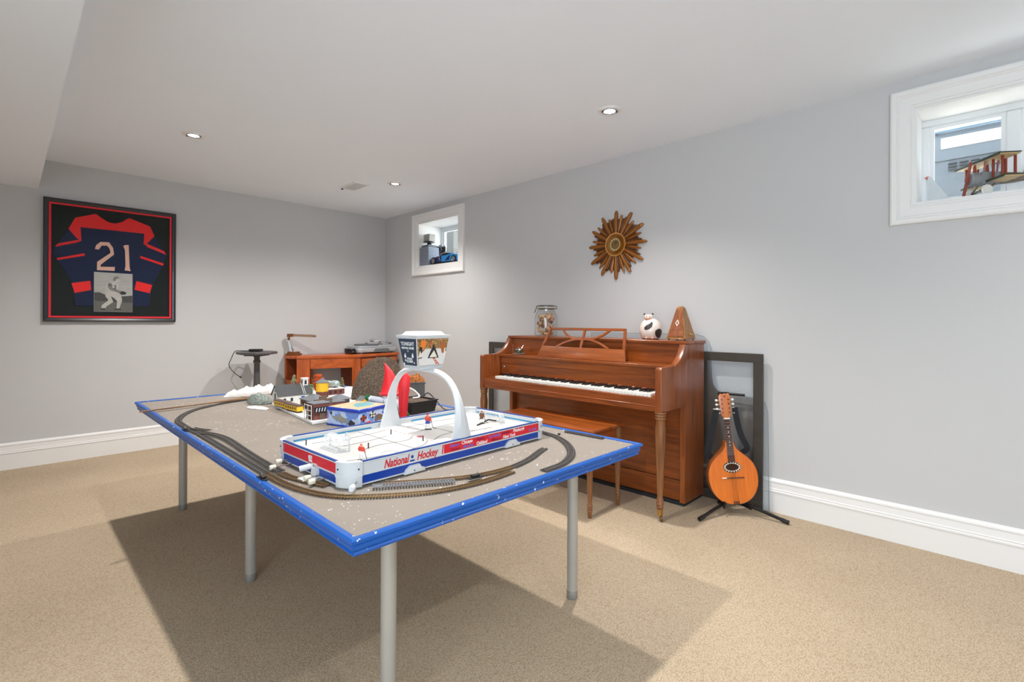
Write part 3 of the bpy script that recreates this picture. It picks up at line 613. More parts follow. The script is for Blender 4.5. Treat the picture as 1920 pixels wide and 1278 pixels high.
# arch over the rink: flared legs that bend over into a flat top
rings = []
N = 36
for i in range(N+1):
    a = PI * i / N; ca, sa = math.cos(a), math.sin(a)
    y = -0.228 * math.copysign(abs(ca)**0.66, ca); z = RK + 0.238 * abs(sa)**0.66
    def arch_pt(q):
        c_, s_ = math.cos(q), math.sin(q); return -0.228*math.copysign(abs(c_)**0.66, c_), 0.238*abs(s_)**0.66
    q0, q1 = arch_pt(max(a-0.02, 0)), arch_pt(min(a+0.02, PI)); ty, tz = q1[0]-q0[0], q1[1]-q0[1]
    l_ = math.hypot(ty, tz); ny, nz = -tz/l_, ty/l_            # outward normal
    k = (1 - abs(sa)**0.66)**2.2; hw = 0.0125 + 0.040*k; th = 0.014 + 0.008*k
    x0 = -0.004
    rings.append([(x0-hw, y - ny*0, z), (x0-hw*0.35, y+ny*th*0.6, z+nz*th*0.6), (x0+hw*0.35, y+ny*th*0.6, z+nz*th*0.6), (x0+hw, y, z), (x0+hw*0.9, y-ny*th*0.5, z-nz*th*0.5), (x0-hw*0.9, y-ny*th*0.5, z-nz*th*0.5)])
obj('arch', B().loft(rings), m_gw, g, smooth=25)
# scoreboard on the arch
sb = thing('scoreboard', '', '', (-0.004, 0.0, RK+0.242)); sb.parent = g
for k in ('label', 'category'): del sb[k]
m_sbd = M('scoreboard_slate', C(46, 60, 78), rough=0.45, var=0.1)
bx, by, tx, ty, hz = 0.062, 0.046, 0.079, 0.060, 0.112
def rr_(x, y, z): return [(-x, -y, z), (x, -y, z), (x, y, z), (-x, y, z)]
obj('base', B().box(-0.055, 0.055, -0.05, 0.05, 0.0, 0.010, bev=0.002), M('clear_grey_plastic', C(196, 200, 205)), sb)
obj('body', B().loft([rr_(bx, by, 0.010), rr_(tx, ty, hz)]), m_gw, sb, smooth=False)
obj('lid_rim', B().loft([rr_(tx+0.004, ty+0.004, hz), rr_(tx+0.006, ty+0.006, hz+0.009)]), m_gw, sb, smooth=False)
obj('lid_top', B().loft([rr_(tx-0.012, ty-0.008, hz+0.009), rr_(tx-0.024, ty-0.018, hz+0.022)]), m_gw, sb, smooth=False)
# face frames: left (-x) slate face and front (-y) picture face
al = math.atan2(tx-bx, hz-0.01); be = math.atan2(ty-by, hz-0.01); zc = (0.010+hz)/2
ML = Matrix.Translation((-(bx+tx)/2-0.0004, 0, zc)) @ Matrix.Rotation(-al, 4, 'Y') @ Matrix.Rotation(-PI/2, 4, 'Z') @ FR
MF = Matrix.Translation((0, -(by+ty)/2-0.0004, zc)) @ Matrix.Rotation(be, 4, 'X') @ FR
hh = (hz-0.010)/2
def trap(w0, w1, m): return [(-w0+m, -hh+m), (w0-m, -hh+m), (w1-m, hh-m), (-w1+m, hh-m)]
def decal(nm, polys, mat, MM, d=0.0006, par=sb):
    q = B()
    for p in polys: q.prism(p, 0, d, mat=MM)
    return obj(nm, q, mat, par, smooth=False)
decal('slate_face', [trap(by, ty, 0.003)], m_sbd, ML, 0.0008)
for s, x, y, sz in (('TONIGHT', 0, 0.029, 0.0185), ('VISITORS', -0.020, 0.014, 0.0105), ('HOME', 0.022, 0.014, 0.0115), ('GOALS', 0.003, -0.024, 0.0105), ('SCORED', 0.003, -0.034, 0.0105), ('V', -0.002, 0.003, 0.010)):
    obj('lettering', B().mesh(text_mesh(s, sz, 0.0003, 0, 0.0002), ML @ Matrix.Translation((x, y, 0.0011))), m_twh, sb, smooth=False)
def blob(cx, cy, r, n=9, q=1.0): return [(cx + r*math.cos(2*PI*i/n)*(1+0.18*math.sin(i*2.3)), cy + q*r*math.sin(2*PI*i/n)*(1+0.18*math.cos(i*1.7))) for i in range(n)]
for bl in (blob(-0.024, -0.016, 0.006), blob(-0.022, -0.008, 0.003), blob(0.024, -0.014, 0.006), blob(0.026, -0.006, 0.003), blob(-0.024, -0.030, 0.004), blob(0.030, -0.038, 0.003), blob(-0.036, -0.044, 0.005)): decal('skater_mark', [bl], m_twh, ML, 0.0011)
m_crowd = speckle('print_crowd', C(92, 64, 40), C(196, 150, 90), scale=260, thresh=0.48, rough=0.5)
m_orange = M('print_orange', C(238, 128, 40), rough=0.5, var=0.1); m_rust = M('print_rust', C(176, 98, 50), rough=0.5, var=0.15); m_pice = M('print_ice', C(222, 218, 214), rough=0.5); m_pblk = M('print_black', C(44, 40, 36), rough=0.5); m_pcr = M('print_cream', C(232, 226, 208), rough=0.5); m_pred = M('print_red', C(196, 72, 48), rough=0.5)
decal('picture', [trap(bx, tx, 0.003)], m_crowd, MF, 0.0008)
decal('picture_ice', [[(-bx+0.004, -hh+0.004), (bx-0.004, -hh+0.004), (0.070, -0.002), (0.052, 0.012), (-0.032, 0.012), (-0.063, -0.012)]], m_pice, MF, 0.0010)
decal('picture_fans', [blob(-0.045, 0.030, 0.013, 10, 1.1)], m_orange, MF, 0.0013)
for bl in (blob(0.050, 0.022, 0.013, 10, 1.2), blob(0.052, 0.002, 0.008), blob(-0.012, 0.030, 0.011, 6, 0.6)): decal('picture_fans', [bl], m_rust, MF, 0.0012)
decal('picture_goalie', [[(-0.020, -0.022), (0.034, -0.022), (0.012, 0.018), (-0.002, 0.018)], blob(0.004, 0.022, 0.006)], m_pblk, MF, 0.0012)
decal('picture_goalie', [[(-0.012, -0.019), (0.026, -0.019), (0.008, 0.006)]], m_pcr, MF, 0.0014)
for pg_ in ([(-0.060, -0.018), (-0.054, -0.018), (-0.055, 0.004), (-0.060, 0.004)], [(0.056, -0.012), (0.061, -0.012), (0.064, 0.014), (0.058, 0.012)]): decal('picture_leg', [pg_], m_pcr, MF, 0.0014)
decal('picture_skater', [[(-0.063, 0.0), (-0.050, -0.002), (-0.048, 0.018), (-0.062, 0.020)], [(-0.062, -0.022), (-0.045, -0.020), (-0.047, -0.017), (-0.062, -0.018)]], m_pblk, MF, 0.0013)
decal('picture_stripe', [[(0.004, -0.022), (0.014, -0.022), (0.040, -hh+0.005), (0.024, -hh+0.005)]], m_pred, MF, 0.0013)
for k in range(3): decal('picture_stripe_gap', [[(0.010+k*0.007, -0.027-k*0.0075), (0.016+k*0.007, -0.0265-k*0.0075), (0.019+k*0.007, -0.030-k*0.0075), (0.013+k*0.007, -0.0305-k*0.0075)]], m_pcr, MF, 0.0015)
# ================================================================== MODEL VILLAGE ON THE TABLE
m_foam = M('foam_board_white', C(228, 228, 226), rough=0.7, var=0.03)
m_plast = M('plaster_white', C(238, 232, 228), rough=0.9, var=0.06, scale=30, bump=0.8, bscale=90)
m_ggrey = speckle('scenery_greygreen', C(112, 122, 116), C(150, 158, 150), scale=120, thresh=0.5, rough=0.95, bump=0.6)
m_earth = speckle('scenery_earth', C(88, 73, 60), C(128, 112, 96), scale=160, thresh=0.56, rough=0.95, bump=1.0)
m_rockor = speckle('scenery_autumn', C(120, 70, 36), C(206, 128, 66), scale=130, thresh=0.46, rough=0.9, bump=1.0)
m_rgrey = M('roof_slate', C(108, 112, 118), rough=0.7, var=0.12, scale=40); m_rdark = M('roof_dark', C(78, 78, 80), rough=0.75, var=0.12, scale=60)
m_wwht = M('model_wall_white', C(222, 222, 218), rough=0.6, var=0.04); m_brickm = M('model_brick', C(120, 66, 56), rough=0.75, var=0.15, scale=120); m_brown = M('model_brown', C(98, 80, 66), rough=0.7, var=0.2, scale=90)
m_yel = M('model_yellow', C(240, 186, 36), rough=0.5, var=0.05); m_win = M('model_window_dark', C(38, 42, 48), rough=0.3); m_dblue = M('model_door_blue', C(28, 62, 150), rough=0.5)
def mound(nm, pts, h, mat, label, cat, n=26, rough=0.18, seed=1, peak=(0, 0), pw=0.8, z0=TZ):
    """heap with an irregular outline (ellipse cx, cy, rx, ry, rot)"""
    cx, cy, rx, ry, rz = pts; rd = random.Random(seed); t = bmesh.new(); rings = []
    ph = [rd.uniform(0, 6.28) for _ in range(8)]
    m = 40
    for i in range(n+1):
        k = i/n; ring = []
        for j in range(m):
            a = 2*PI*j/m; w = 1 + 0.10*math.sin(3*a+ph[0]) + 0.07*math.sin(5*a+ph[1]) + 0.05*math.sin(9*a+ph[2])
            x = rx*w*k*math.cos(a) + peak[0]*(1-k); y = ry*w*k*math.sin(a) + peak[1]*(1-k)
            z = h*(1-k**(1/pw*1.2))**pw if k < 1 else 0
            z *= 1 + rough*(math.sin(x*70+ph[3])*math.cos(y*80+ph[4]) + 0.5*math.sin(x*150+ph[5])) * min(1, 3*k)
            ring.append(t.verts.new((x, y, max(z, 0) + (0.0 if k == 1 else 0.0015))))
        rings.append(ring)
    for a, c in zip(rings, rings[1:]):
        for j in range(m): t.faces.new((a[j], c[j], c[(j+1) % m], a[(j+1) % m]))
    t.faces.new(rings[-1]); bmesh.ops.remove_doubles(t, verts=t.verts, dist=1e-5); bmesh.ops.recalc_face_normals(t, faces=t.faces)
    q = B(); q._merge(t); o = obj(nm, q, mat, None, smooth=50)
    M0 = Matrix.Translation((cx, cy, z0)) @ Matrix.Rotation(rz, 4, 'Z'); c = Vector(o.location)
    o.location = M0 @ c; o.rotation_euler = (0, 0, rz)
    return tag(o, label, cat)
ZB = TZ + 0.0125
o = obj('village_board', B().prism([(1.022, 2.330), (1.34, 2.36), (1.60, 2.44), (1.785, 2.66), (1.785, 3.42), (1.30, 3.36), (1.085, 3.02)], TZ+0.0005, ZB-0.0005), m_foam, None, smooth=False); tag(o, 'white foam board that carries the model village', 'board')
mound('plaster_bank', (1.19, 3.575, 0.19, 0.062, 0.22), 0.045, m_plast, 'white rough plaster bank at the back of the table', 'plaster bank', seed=2, rough=0.3, pw=0.5)
mound('scenery_slope', (1.066, 3.175, 0.054, 0.095, 0.25), 0.056, m_ggrey, 'grey-green scenery slope between laths and model church', 'scenery', seed=5, rough=0.1, pw=0.6)
mound('plaster_patch', (1.000, 2.985, 0.034, 0.085, 0.30), 0.008, m_plast, 'thin white plaster patch in front of the grey-green slope', 'plaster patch', seed=8, rough=0.3)
mound('model_hill', (1.655, 2.82, 0.168, 0.125, -0.80), 0.250, m_earth, 'steep brown earth-covered model hill behind the village', 'hill', seed=4, rough=0.05, peak=(0.05, 0.0), pw=0.55, z0=ZB)

def house(nm, label, x0, x1, y0, y1, h, r, wall, roof, ridge='x', over=0.006, cat='model house', z=ZB):
    t = thing(nm, label, cat, ((x0+x1)/2, (y0+y1)/2, z))
    w, d = (x1-x0)/2, (y1-y0)/2
    if ridge == 'x':
        bd = B().prism([(-d, 0), (d, 0), (d, h), (0, h+r), (-d, h)], -w, w, 'yz')
        sl = math.hypot(d, r); ang = math.atan2(r, d)
        for s in (-1, 1): obj('roof_slope', B().box(-w-over, w+over, 0, sl+over, 0, 0.004, mat=Matrix.Translation((0, 0, h+r+0.0005)) @ Matrix.Rotation(-ang if s > 0 else PI+ang, 4, 'X') @ (Matrix.Identity(4) if s > 0 else Matrix.Translation((0, 0, -0.004)))), roof, t, smooth=False)
    elif ridge == 'y':
        bd = B().prism([(-w, 0), (w, 0), (w, h), (0, h+r), (-w, h)], -d, d, 'xz')
        sl = math.hypot(w, r); ang = math.atan2(r, w)
        for s in (-1, 1): obj('roof_slope', B().box(0, sl+over, -d-over, d+over, 0, 0.004, mat=Matrix.Translation((0, 0, h+r+0.0005)) @ Matrix.Rotation(ang if s > 0 else PI-ang, 4, 'Y') @ (Matrix.Identity(4) if s > 0 else Matrix.Translation((0, 0, -0.004)))), roof, t, smooth=False)
    else:
        bd = B().box(-w, w, -d, d, 0, h)
        o2 = over
        obj('roof', B().loft([[(-w-o2, -d-o2, h), (w+o2, -d-o2, h), (w+o2, d+o2, h), (-w-o2, d+o2, h)], [(-w-o2, -d-o2, h+0.004), (w+o2, -d-o2, h+0.004), (w+o2, d+o2, h+0.004), (-w-o2, d+o2, h+0.004)], [(-w*0.15, -d*0.15, h+r), (w*0.15, -d*0.15, h+r), (w*0.15, d*0.15, h+r), (-w*0.15, d*0.15, h+r)]]), roof, t, smooth=False)
    obj('walls', bd, wall, t, smooth=False)
    return t
def opening(t, x, y, z, w, h, face, mat=m_win, nm='window'):
    e = 0.0012
    if face == 'x': obj(nm, B().box(x-e, x+e, y-w/2, y+w/2, z, z+h), mat, t, smooth=False)
    else: obj(nm, B().box(x-w/2, x+w/2, y-e, y+e, z, z+h), mat, t, smooth=False)
c = house('model_church', 'model church with slate roof, white gable and bell turret', 1.095, 1.285, 2.945, 3.045, 0.048, 0.056, m_wwht, m_rdark)
opening(c, -0.095, 0, 0.020, 0.018, 0.040, 'x'); opening(c, -0.095, 0, 0.068, 0.008, 0.012, 'x'); opening(c, -0.095, -0.028, 0.0, 0.014, 0.028, 'x', m_win, 'door')
for x in (-0.06, -0.02): opening(c, x, -0.05, 0.012, 0.014, 0.020, 'y')
opening(c, 0.045, -0.05, 0.0, 0.020, 0.036, 'y', m_dblue, 'door')
obj('bell_turret', B().box(0.060, 0.090, -0.015, 0.015, 0.085, 0.135).box(0.056, 0.094, -0.019, 0.019, 0.132, 0.138), m_wwht, c, smooth=False); opening(c, 0.075, -0.0155, 0.100, 0.012, 0.024, 'y'); opening(c, 0.0595, 0, 0.100, 0.012, 0.024, 'x')
obj('chimney', B().box(0.02, 0.036, -0.008, 0.008, 0.09, 0.118), m_brickm, c, smooth=False)
obj('roof_ladder', B().tube([(0.050, -0.056, 0.047), (0.050, -0.004, 0.108)], 0.0015, 6).tube([(0.060, -0.056, 0.047), (0.060, -0.004, 0.108)], 0.0015, 6), m_wwht, c)
m_carroof = M('car_roof_brown', C(92, 74, 68), rough=0.6)
for y, lb in ((2.835, 'yellow model railway car nearest the model church'), (2.680, 'yellow model railway car nearest the brown storefront')):
    t = thing('train_car', lb, 'model train', (1.075, y, ZB), math.radians(4), group='yellow model railway cars')
    obj('body', B().box(-0.017, 0.017, -0.072, 0.072, 0.008, 0.034, bev=0.001), m_yel, t); obj('roof', B().prism([(-0.019, 0.034), (0.019, 0.034), (0.013, 0.041), (-0.013, 0.041)], -0.075, 0.075, 'xz'), m_carroof, t, smooth=False)
    obj('underframe', B().box(-0.014, 0.014, -0.065, 0.065, 0.003, 0.008), m_win, t, smooth=False)
    for k in (-0.05, -0.035, 0.035, 0.05):
        for s in (-1, 1): obj('wheel', B().lathe([(0, -0.002), (0.005, -0.002), (0.005, 0.002), (0, 0.002)], 10, mat=Matrix.Translation((s*0.012, k, 0.005)) @ Matrix.Rotation(PI/2, 4, 'Y'), cap=False), m_win, t)
    for k in (-0.05, -0.025, 0.0, 0.025, 0.05): opening(t, -0.0172, k, 0.017, 0.010, 0.010, 'x')
h = house('model_hall', 'brown model hall with a grey hip roof beside the yellow cars', 1.135, 1.225, 2.560, 2.740, 0.052, 0.030, m_brown, m_rgrey, 'hip')
for k in (-0.06, -0.03, 0.0, 0.03, 0.06): opening(h, -0.0475, k, 0.012, 0.014, 0.026, 'x')
obj('parapet', B().box(-0.048, 0.048, -0.094, -0.086, 0.0, 0.068).box(-0.02, 0.02, -0.094, -0.086, 0.068, 0.082), m_brown, h, smooth=False)
s_ = house('model_storefront', 'brick model storefront with white railings and a lettered sign', 1.043, 1.128, 2.366, 2.446, 0.076, 0.004, m_brickm, m_rgrey, 'hip', 0.002)
for k in range(3): obj('gallery_rail', B().tube([(-0.052, -0.04, 0.022+k*0.024), (-0.052, 0.04, 0.022+k*0.024)], 0.0016, 6), m_wwht, s_)
for k in (-0.04, 0.0, 0.04): obj('gallery_post', B().tube([(-0.052, k, 0), (-0.052, k, 0.074)], 0.0018, 6), m_wwht, s_)
for k in (-0.022, 0.018): opening(s_, -0.0445, k, 0.004, 0.022, 0.030, 'x'); opening(s_, -0.0445, k, 0.042, 0.016, 0.024, 'x')
sg = obj('sign_board', B().box(-0.040, 0.035, -0.047, -0.043, 0.036, 0.062), m_win, s_, smooth=False)
for k in range(5): obj('sign_mark', B().prism([(-0.034+k*0.014, 0.040), (-0.030+k*0.014, 0.040), (-0.026+k*0.014, 0.058), (-0.030+k*0.014, 0.058)], -0.0485, -0.0472, 'xz'), m_wwht, s_, smooth=False)
opening(s_, 0.0, -0.043, 0.004, 0.026, 0.028, 'y', m_brown, 'door')
t = thing('water_tower', 'yellow model water tank with a pointed grey cap on brown legs', 'model tower', (1.405, 3.06, ZB))
obj('tank', B().lathe([(0, 0.036), (0.036, 0.036), (0.037, 0.040), (0.037, 0.092), (0, 0.092)], 20, cap=False), m_yel, t); obj('cap', B().lathe([(0, 0.092), (0.041, 0.092), (0.041, 0.096), (0.012, 0.112), (0.008, 0.118), (0, 0.119)], 20, cap=False), m_rgrey, t)
obj('base', B().lathe([(0, 0.0), (0.034, 0.0), (0.036, 0.036), (0, 0.036)], 12, cap=False), m_brickm, t, smooth=False)
for k in range(8): obj('brace', B().tube([(0.037*math.cos(k*PI/4), 0.037*math.sin(k*PI/4), 0), (0.0375*math.cos(k*PI/4), 0.0375*math.sin(k*PI/4), 0.038)], 0.002, 6), m_brown, t)
r = house('model_factory', 'red brick model factory under the silver tank', 1.435, 1.560, 2.99, 3.115, 0.035, 0.006, m_brickm, m_foam, 'hip', 0.002)
r.location = (1.515, 3.165, ZB)
for k in (-0.035, 0.0, 0.035): opening(r, k, -0.0625, 0.008, 0.014, 0.018, 'y'); opening(r, -0.0625, k, 0.008, 0.014, 0.018, 'x')
m_alu = M('model_tank_silver', C(170, 186, 184), rough=0.35, metal=0.4)
t = thing('model_tank', 'rounded silver model storage tank on the brick factory roof', 'model tank', (1.515, 3.165, ZB+0.0412), math.radians(-45))
obj('shell', B().lathe([(0, -0.058), (0.012, -0.055), (0.020, -0.045), (0.023, -0.03), (0.023, 0.03), (0.020, 0.045), (0.012, 0.055), (0, 0.058)], 18, mat=Matrix.Translation((0, 0, 0.023)) @ Matrix.Rotation(PI/2, 4, 'Y'), cap=False), m_alu, t)
obj('hatch', B().lathe([(0, 0.044), (0.010, 0.044), (0.010, 0.050), (0, 0.052)], 12, cap=False), m_rdark, t)
for s in (-0.03, 0.03): obj('saddle', B().box(s-0.004, s+0.004, -0.018, 0.018, 0, 0.008), m_brown, t, smooth=False)
p = house('model_pavilion', 'small brown model pavilion with a grey pyramid roof and posts', 1.335, 1.415, 2.72, 2.80, 0.026, 0.026, m_brown, m_rgrey, 'hip', 0.010)
for k in (-0.03, -0.015, 0.0, 0.015, 0.03): opening(p, k, -0.04, 0.004, 0.008, 0.018, 'y'); opening(p, -0.04, k, 0.004, 0.008, 0.018, 'x')
house('model_shed', 'flat grey-roofed brick model shed behind the storefront', 1.255, 1.335, 2.62, 2.69, 0.032, 0.006, m_brickm, m_rgrey, 'hip', 0.004)
y_ = house('model_cottage', 'tiny yellow-gabled model cottage beside the quonset hut', 1.455, 1.505, 2.655, 2.705, 0.014, 0.022, m_yel, m_rgrey, 'y', 0.006)
opening(y_, 0, -0.025, 0.0, 0.008, 0.012, 'y')
t = thing('quonset_hut', 'grey half-round model hut in front of the hill', 'model hut', (1.515, 2.575, ZB), math.radians(-35))
obj('shell', B().prism(arc(0, 0, 0.040, 0, 180, 12), -0.06, 0.06, 'yz'), m_rgrey, t); obj('end_wall', B().prism(arc(0, 0.001, 0.030, 0, 180, 10), -0.0615, -0.0595, 'yz'), m_foam, t, smooth=False)
house('model_white_house', 'white model house half hidden behind the church', 1.300, 1.345, 3.11, 3.16, 0.035, 0.024, m_wwht, m_rdark, 'y', 0.004)
# model trees
def tree(nm, label, x, y, h, r, col, conical, seed, z=ZB):
    t = thing(nm, label, 'model tree', (x, y, z)); rd = random.Random(seed)
    obj('trunk', B().tube([(0, 0, 0), (0, 0, h*0.5)], 0.003, 6), M('bark', C(90, 70, 50)), t)
    q = B()
    for i in range(70):
        k = rd.uniform(0.15, 1.0); rr = r*(1.05-k) if conical else r*math.sqrt(max(0.05, 1-(2*k-1.15)**2))*rd.uniform(0.6, 1)
        a = rd.uniform(0, 6.28); q.ball((rr*math.cos(a)*rd.uniform(0.5, 1), rr*math.sin(a)*rd.uniform(0.5, 1), h*k), r*rd.uniform(0.16, 0.28), 1, noise=0.3)
    o = obj('foliage', q, M('foliage_'+nm, col, rough=0.9, var=0.4, scale=120), t, smooth=False); o['kind'] = 'stuff'
tree('pale_fir', 'pale snowy model fir behind the church turret', 1.315, 3.275, 0.125, 0.034, C(140, 136, 104), True, 1)
tree('autumn_tree', 'round orange model tree behind the yellow water tank', 1.455, 3.23, 0.125, 0.036, C(196, 76, 24), False, 2)
tree('green_bush', 'dark green round model bush beside the church', 1.265, 2.875, 0.050, 0.030, C(46, 92, 36), False, 3)
tree('small_fir', 'small olive model fir behind the silver tank', 1.655, 3.29, 0.085, 0.020, C(128, 118, 80), True, 4)
tree('green_shrub', 'light green model shrub between church and water tank', 1.375, 3.19, 0.070, 0.032, C(110, 150, 90), False, 5)
tree('orange_shrub', 'small orange model shrub right of the yellow water tank', 1.47, 3.135, 0.060, 0.018, C(210, 96, 50), False, 6)
# tunnel portal with rock above, dirt tray, cables
m_stone = M('portal_stone', C(92, 92, 94), rough=0.85, var=0.2, scale=70, bump=0.6, bscale=140)
t = thing('tunnel_portal', 'dark grey stone tunnel portal standing right of the hill', 'tunnel portal', (1.725, 2.535, ZB), math.radians(-38))
ap = [(-0.075, 0), (-0.034, 0)] + arc(0, 0.042, 0.034, 180, 0, 12) + [(0.034, 0), (0.075, 0), (0.075, 0.105), (-0.075, 0.105)]
obj('portal_wall', B().prism(ap, -0.012, 0.012, 'xz'), m_stone, t, smooth=False); obj('coping', B().box(-0.080, 0.080, -0.016, 0.014, 0.105, 0.114, bev=0.002), m_stone, t)
for k in range(9):
    a0 = 180 - k*20; a1 = a0 - 18
    obj('arch_stone', B().prism(arc(0, 0.042, 0.034, a0, a1, 2) + arc(0, 0.042, 0.046, a1, a0, 2), -0.017, -0.012, 'xz'), m_stone, t, smooth=False)
mound('autumn_clump', (1.725, 2.535, 0.068, 0.014, -0.663), 0.042, m_rockor, 'orange-brown scenery clump on top of the tunnel portal', 'scenery', seed=9, rough=0.2, pw=0.4, z0=ZB+0.1145)
tr = thing('dirt_tray', 'black plastic tray filled with brown dirt behind the hockey game', 'tray', (1.580, 2.30, TZ), math.radians(3))
q = B().loft([rr_(0.078, 0.080, 0.001), rr_(0.088, 0.092, 0.062), rr_(0.093, 0.097, 0.062), rr_(0.093, 0.097, 0.066), rr_(0.084, 0.088, 0.066), rr_(0.075, 0.077, 0.006)])
obj('tray_body', q, m_blackp, tr, smooth=False)
o = obj('dirt', B().loft([rr_(0.076, 0.078, 0.012), rr_(0.0825, 0.0855, 0.052), rr_(0.05, 0.05, 0.066)]), m_earth, tr, smooth=False)
m_cw = M('cable_white', C(230, 228, 224), rough=0.5); m_rope = M('cable_tan', C(170, 140, 104), rough=0.8)
o = obj('cable', B().tube(smooth_path([(1.54, 2.35, TZ+0.074), (1.565, 2.375, TZ+0.112), (1.60, 2.37, TZ+0.116), (1.63, 2.34, TZ+0.086), (1.61, 2.30, TZ+0.074), (1.57, 2.30, TZ+0.073)], 8), 0.005, 8), m_cw); tag(o, 'white cable coiled on the dirt tray', 'cable')
o = obj('cable', B().tube(smooth_path([(1.685, 2.40, TZ+0.004), (1.688, 2.37, TZ+0.055), (1.692, 2.33, TZ+0.085), (1.705, 2.28, TZ+0.055), (1.72, 2.22, TZ+0.006), (1.735, 2.17, TZ+0.004)], 8), 0.003, 8), m_blackp); tag(o, 'black cable looping beside the dirt tray', 'cable')
for k, (dx, lb) in enumerate(((0, 'tan wooden strip lying by the far right table edge'), (0.03, 'second tan strip beside the right blue table edge'))):
    o = obj('wooden_strip', B().box(-0.008, 0.008, -0.14, 0.14, 0, 0.008, bev=0.001), m_lath); o.location = (1.74+dx*0.9, 2.005-0.01*k, TZ+0.003+0.0045); o.rotation_euler = (0, 0, 0.04 + 0.05*k); tag(o, lb, 'wooden strip')
# picture tin
m_tinb = M('tin_blue', C(18, 60, 176), rough=0.25, var=0.15, coat=0.4); m_tinl = speckle('tin_sky_blue', C(112, 146, 216), C(186, 204, 240), scale=26, thresh=0.5, rough=0.3)
m_lid = M('tin_lid_sand', C(206, 186, 150), rough=0.3, var=0.22, scale=10, stretch=(1, 5, 1)); m_teal = M('tin_print_teal', C(110, 170, 176), rough=0.3, var=0.2, scale=20); m_pgrey = M('tin_print_grey', C(150, 150, 136), rough=0.4, var=0.25, scale=60); m_pdk = M('tin_print_dark', C(52, 56, 60), rough=0.4, var=0.3, scale=60)
m_pbz = M('tin_print_bronze', C(118, 100, 84), rough=0.3, var=0.35, scale=30)
tin = thing('picture_tin', 'blue tin box printed with flags and machines, pale swirled lid', 'tin', (1.135, 2.092, TZ), math.radians(17))
TW, TD, TH = 0.200, 0.206, 0.084
obj('body', B().box(0, TW, 0, TD, 0, TH-0.012, bev=0.003), m_tinl, tin); obj('lid', B().box(-0.002, TW+0.002, -0.002, TD+0.002, TH-0.014, TH+0.002, bev=0.003), m_tinb, tin)
obj('lid_print', B().box(0.004, TW-0.004, 0.004, TD-0.004, TH+0.0018, TH+0.0026), m_lid, tin, smooth=False)
obj('lid_swirl', B().prism([(0.05, 0.06), (0.12, 0.045), (0.18, 0.07), (0.19, 0.12), (0.13, 0.15), (0.08, 0.12)], TH+0.002, TH+0.0031), m_teal, tin, smooth=False)
obj('base_band', B().box(-0.001, TW+0.001, -0.001, TD+0.001, 0.0, 0.007), m_tinb, tin, smooth=False)
TL = Matrix.Translation((-0.0003, TD/2, 0.036)) @ Matrix.Rotation(-PI/2, 4, 'Z') @ FR; TFm = Matrix.Translation((TW/2, -0.0003, 0.036)) @ FR
decal('print_machine', [[(-0.075, 0.012), (-0.03, 0.006), (-0.028, 0.020), (-0.015, 0.024), (-0.006, 0.012), (0.030, 0.0), (0.034, -0.016), (0.0, -0.018), (-0.06, -0.002)]], m_pgrey, TL, 0.0008, tin); decal('print_wheel', [blob(0.058, -0.018, 0.020, 12, 0.8)], m_pdk, TL, 0.0009, tin); decal('print_wheel', [blob(-0.075, 0.022, 0.008)], m_pdk, TL, 0.0009, tin)
decal('print_base', [[(-0.095, -0.026), (-0.03, -0.030), (-0.02, -0.024), (-0.08, -0.016)]], M('tin_print_pale', C(176, 196, 230)), TL, 0.0007, tin)
for i in range(3):
    for j in range(3):
        e = 0.0075; cx = -0.072 + (i-j)*e; cy = 0.010 - (i+j)*e*0.8 + 0.010
        decal('print_flag_check', [[(cx, cy+e*0.8), (cx+e, cy), (cx, cy-e*0.8), (cx-e, cy)]], m_pred if (i+j) % 2 else m_pblk, TFm, 0.0008, tin)
        cx2 = -0.012 + (i-j)*e
        decal('print_flag_check', [[(cx2, cy+0.008+e*0.8), (cx2+e, cy+0.008), (cx2, cy+0.008-e*0.8), (cx2-e, cy+0.008)]], m_pcr if (i+j) % 2 else m_pblk, TFm, 0.0008, tin)
decal('print_engine', [[(0.0, -0.016), (0.008, 0.010), (0.03, 0.014), (0.06, 0.002), (0.062, -0.016)]], m_pbz, TFm, 0.0010, tin); decal('print_car', [[(-0.07, -0.028), (-0.06, -0.014), (-0.03, -0.010), (-0.02, -0.024)]], m_fr, TFm, 0.0009, tin)
decal('print_sleeve', [[(0.05, 0.020), (0.09, 0.026), (0.09, -0.014), (0.066, -0.006)]], m_tinb, TFm, 0.0011, tin)
# plush gnome
m_hat = M('plush_red', C(214, 34, 44), rough=0.45, var=0.1, scale=30); m_beard = M('plush_white', C(226, 228, 232), rough=0.9, var=0.05, scale=60, bump=0.5, bscale=90); m_mit = M('plush_green', C(34, 104, 58), rough=0.8, var=0.1); m_grey = M('plush_grey', C(188, 192, 202), rough=0.85, var=0.05)
gn = thing('plush_gnome', 'plush gnome with tall pointed red hat, white beard and green mittens', 'gnome', (1.400, 2.246, TZ+0.001), math.radians(-38))
obj('body', B().ball((0, 0.02, 0.055), 0.055, 3, scale=(1.0, 0.8, 1.0)), m_grey, gn)
obj('beard', B().loft([[(0.002+0.010*math.cos(a), -0.035+0.006*math.sin(a), 0.012) for a in [i*PI/6 for i in range(12)]], [(0.036*math.cos(a), -0.022+0.026*math.sin(a), 0.055) for a in [i*PI/6 for i in range(12)]], [(0.046*math.cos(a), -0.006+0.038*math.sin(a), 0.10) for a in [i*PI/6 for i in range(12)]], [(0.040*math.cos(a), 0.0+0.036*math.sin(a), 0.128) for a in [i*PI/6 for i in range(12)]]]), m_beard, gn)
obj('nose', B().ball((0, -0.048, 0.108), 0.011, 2), m_skin, gn)
hr = []
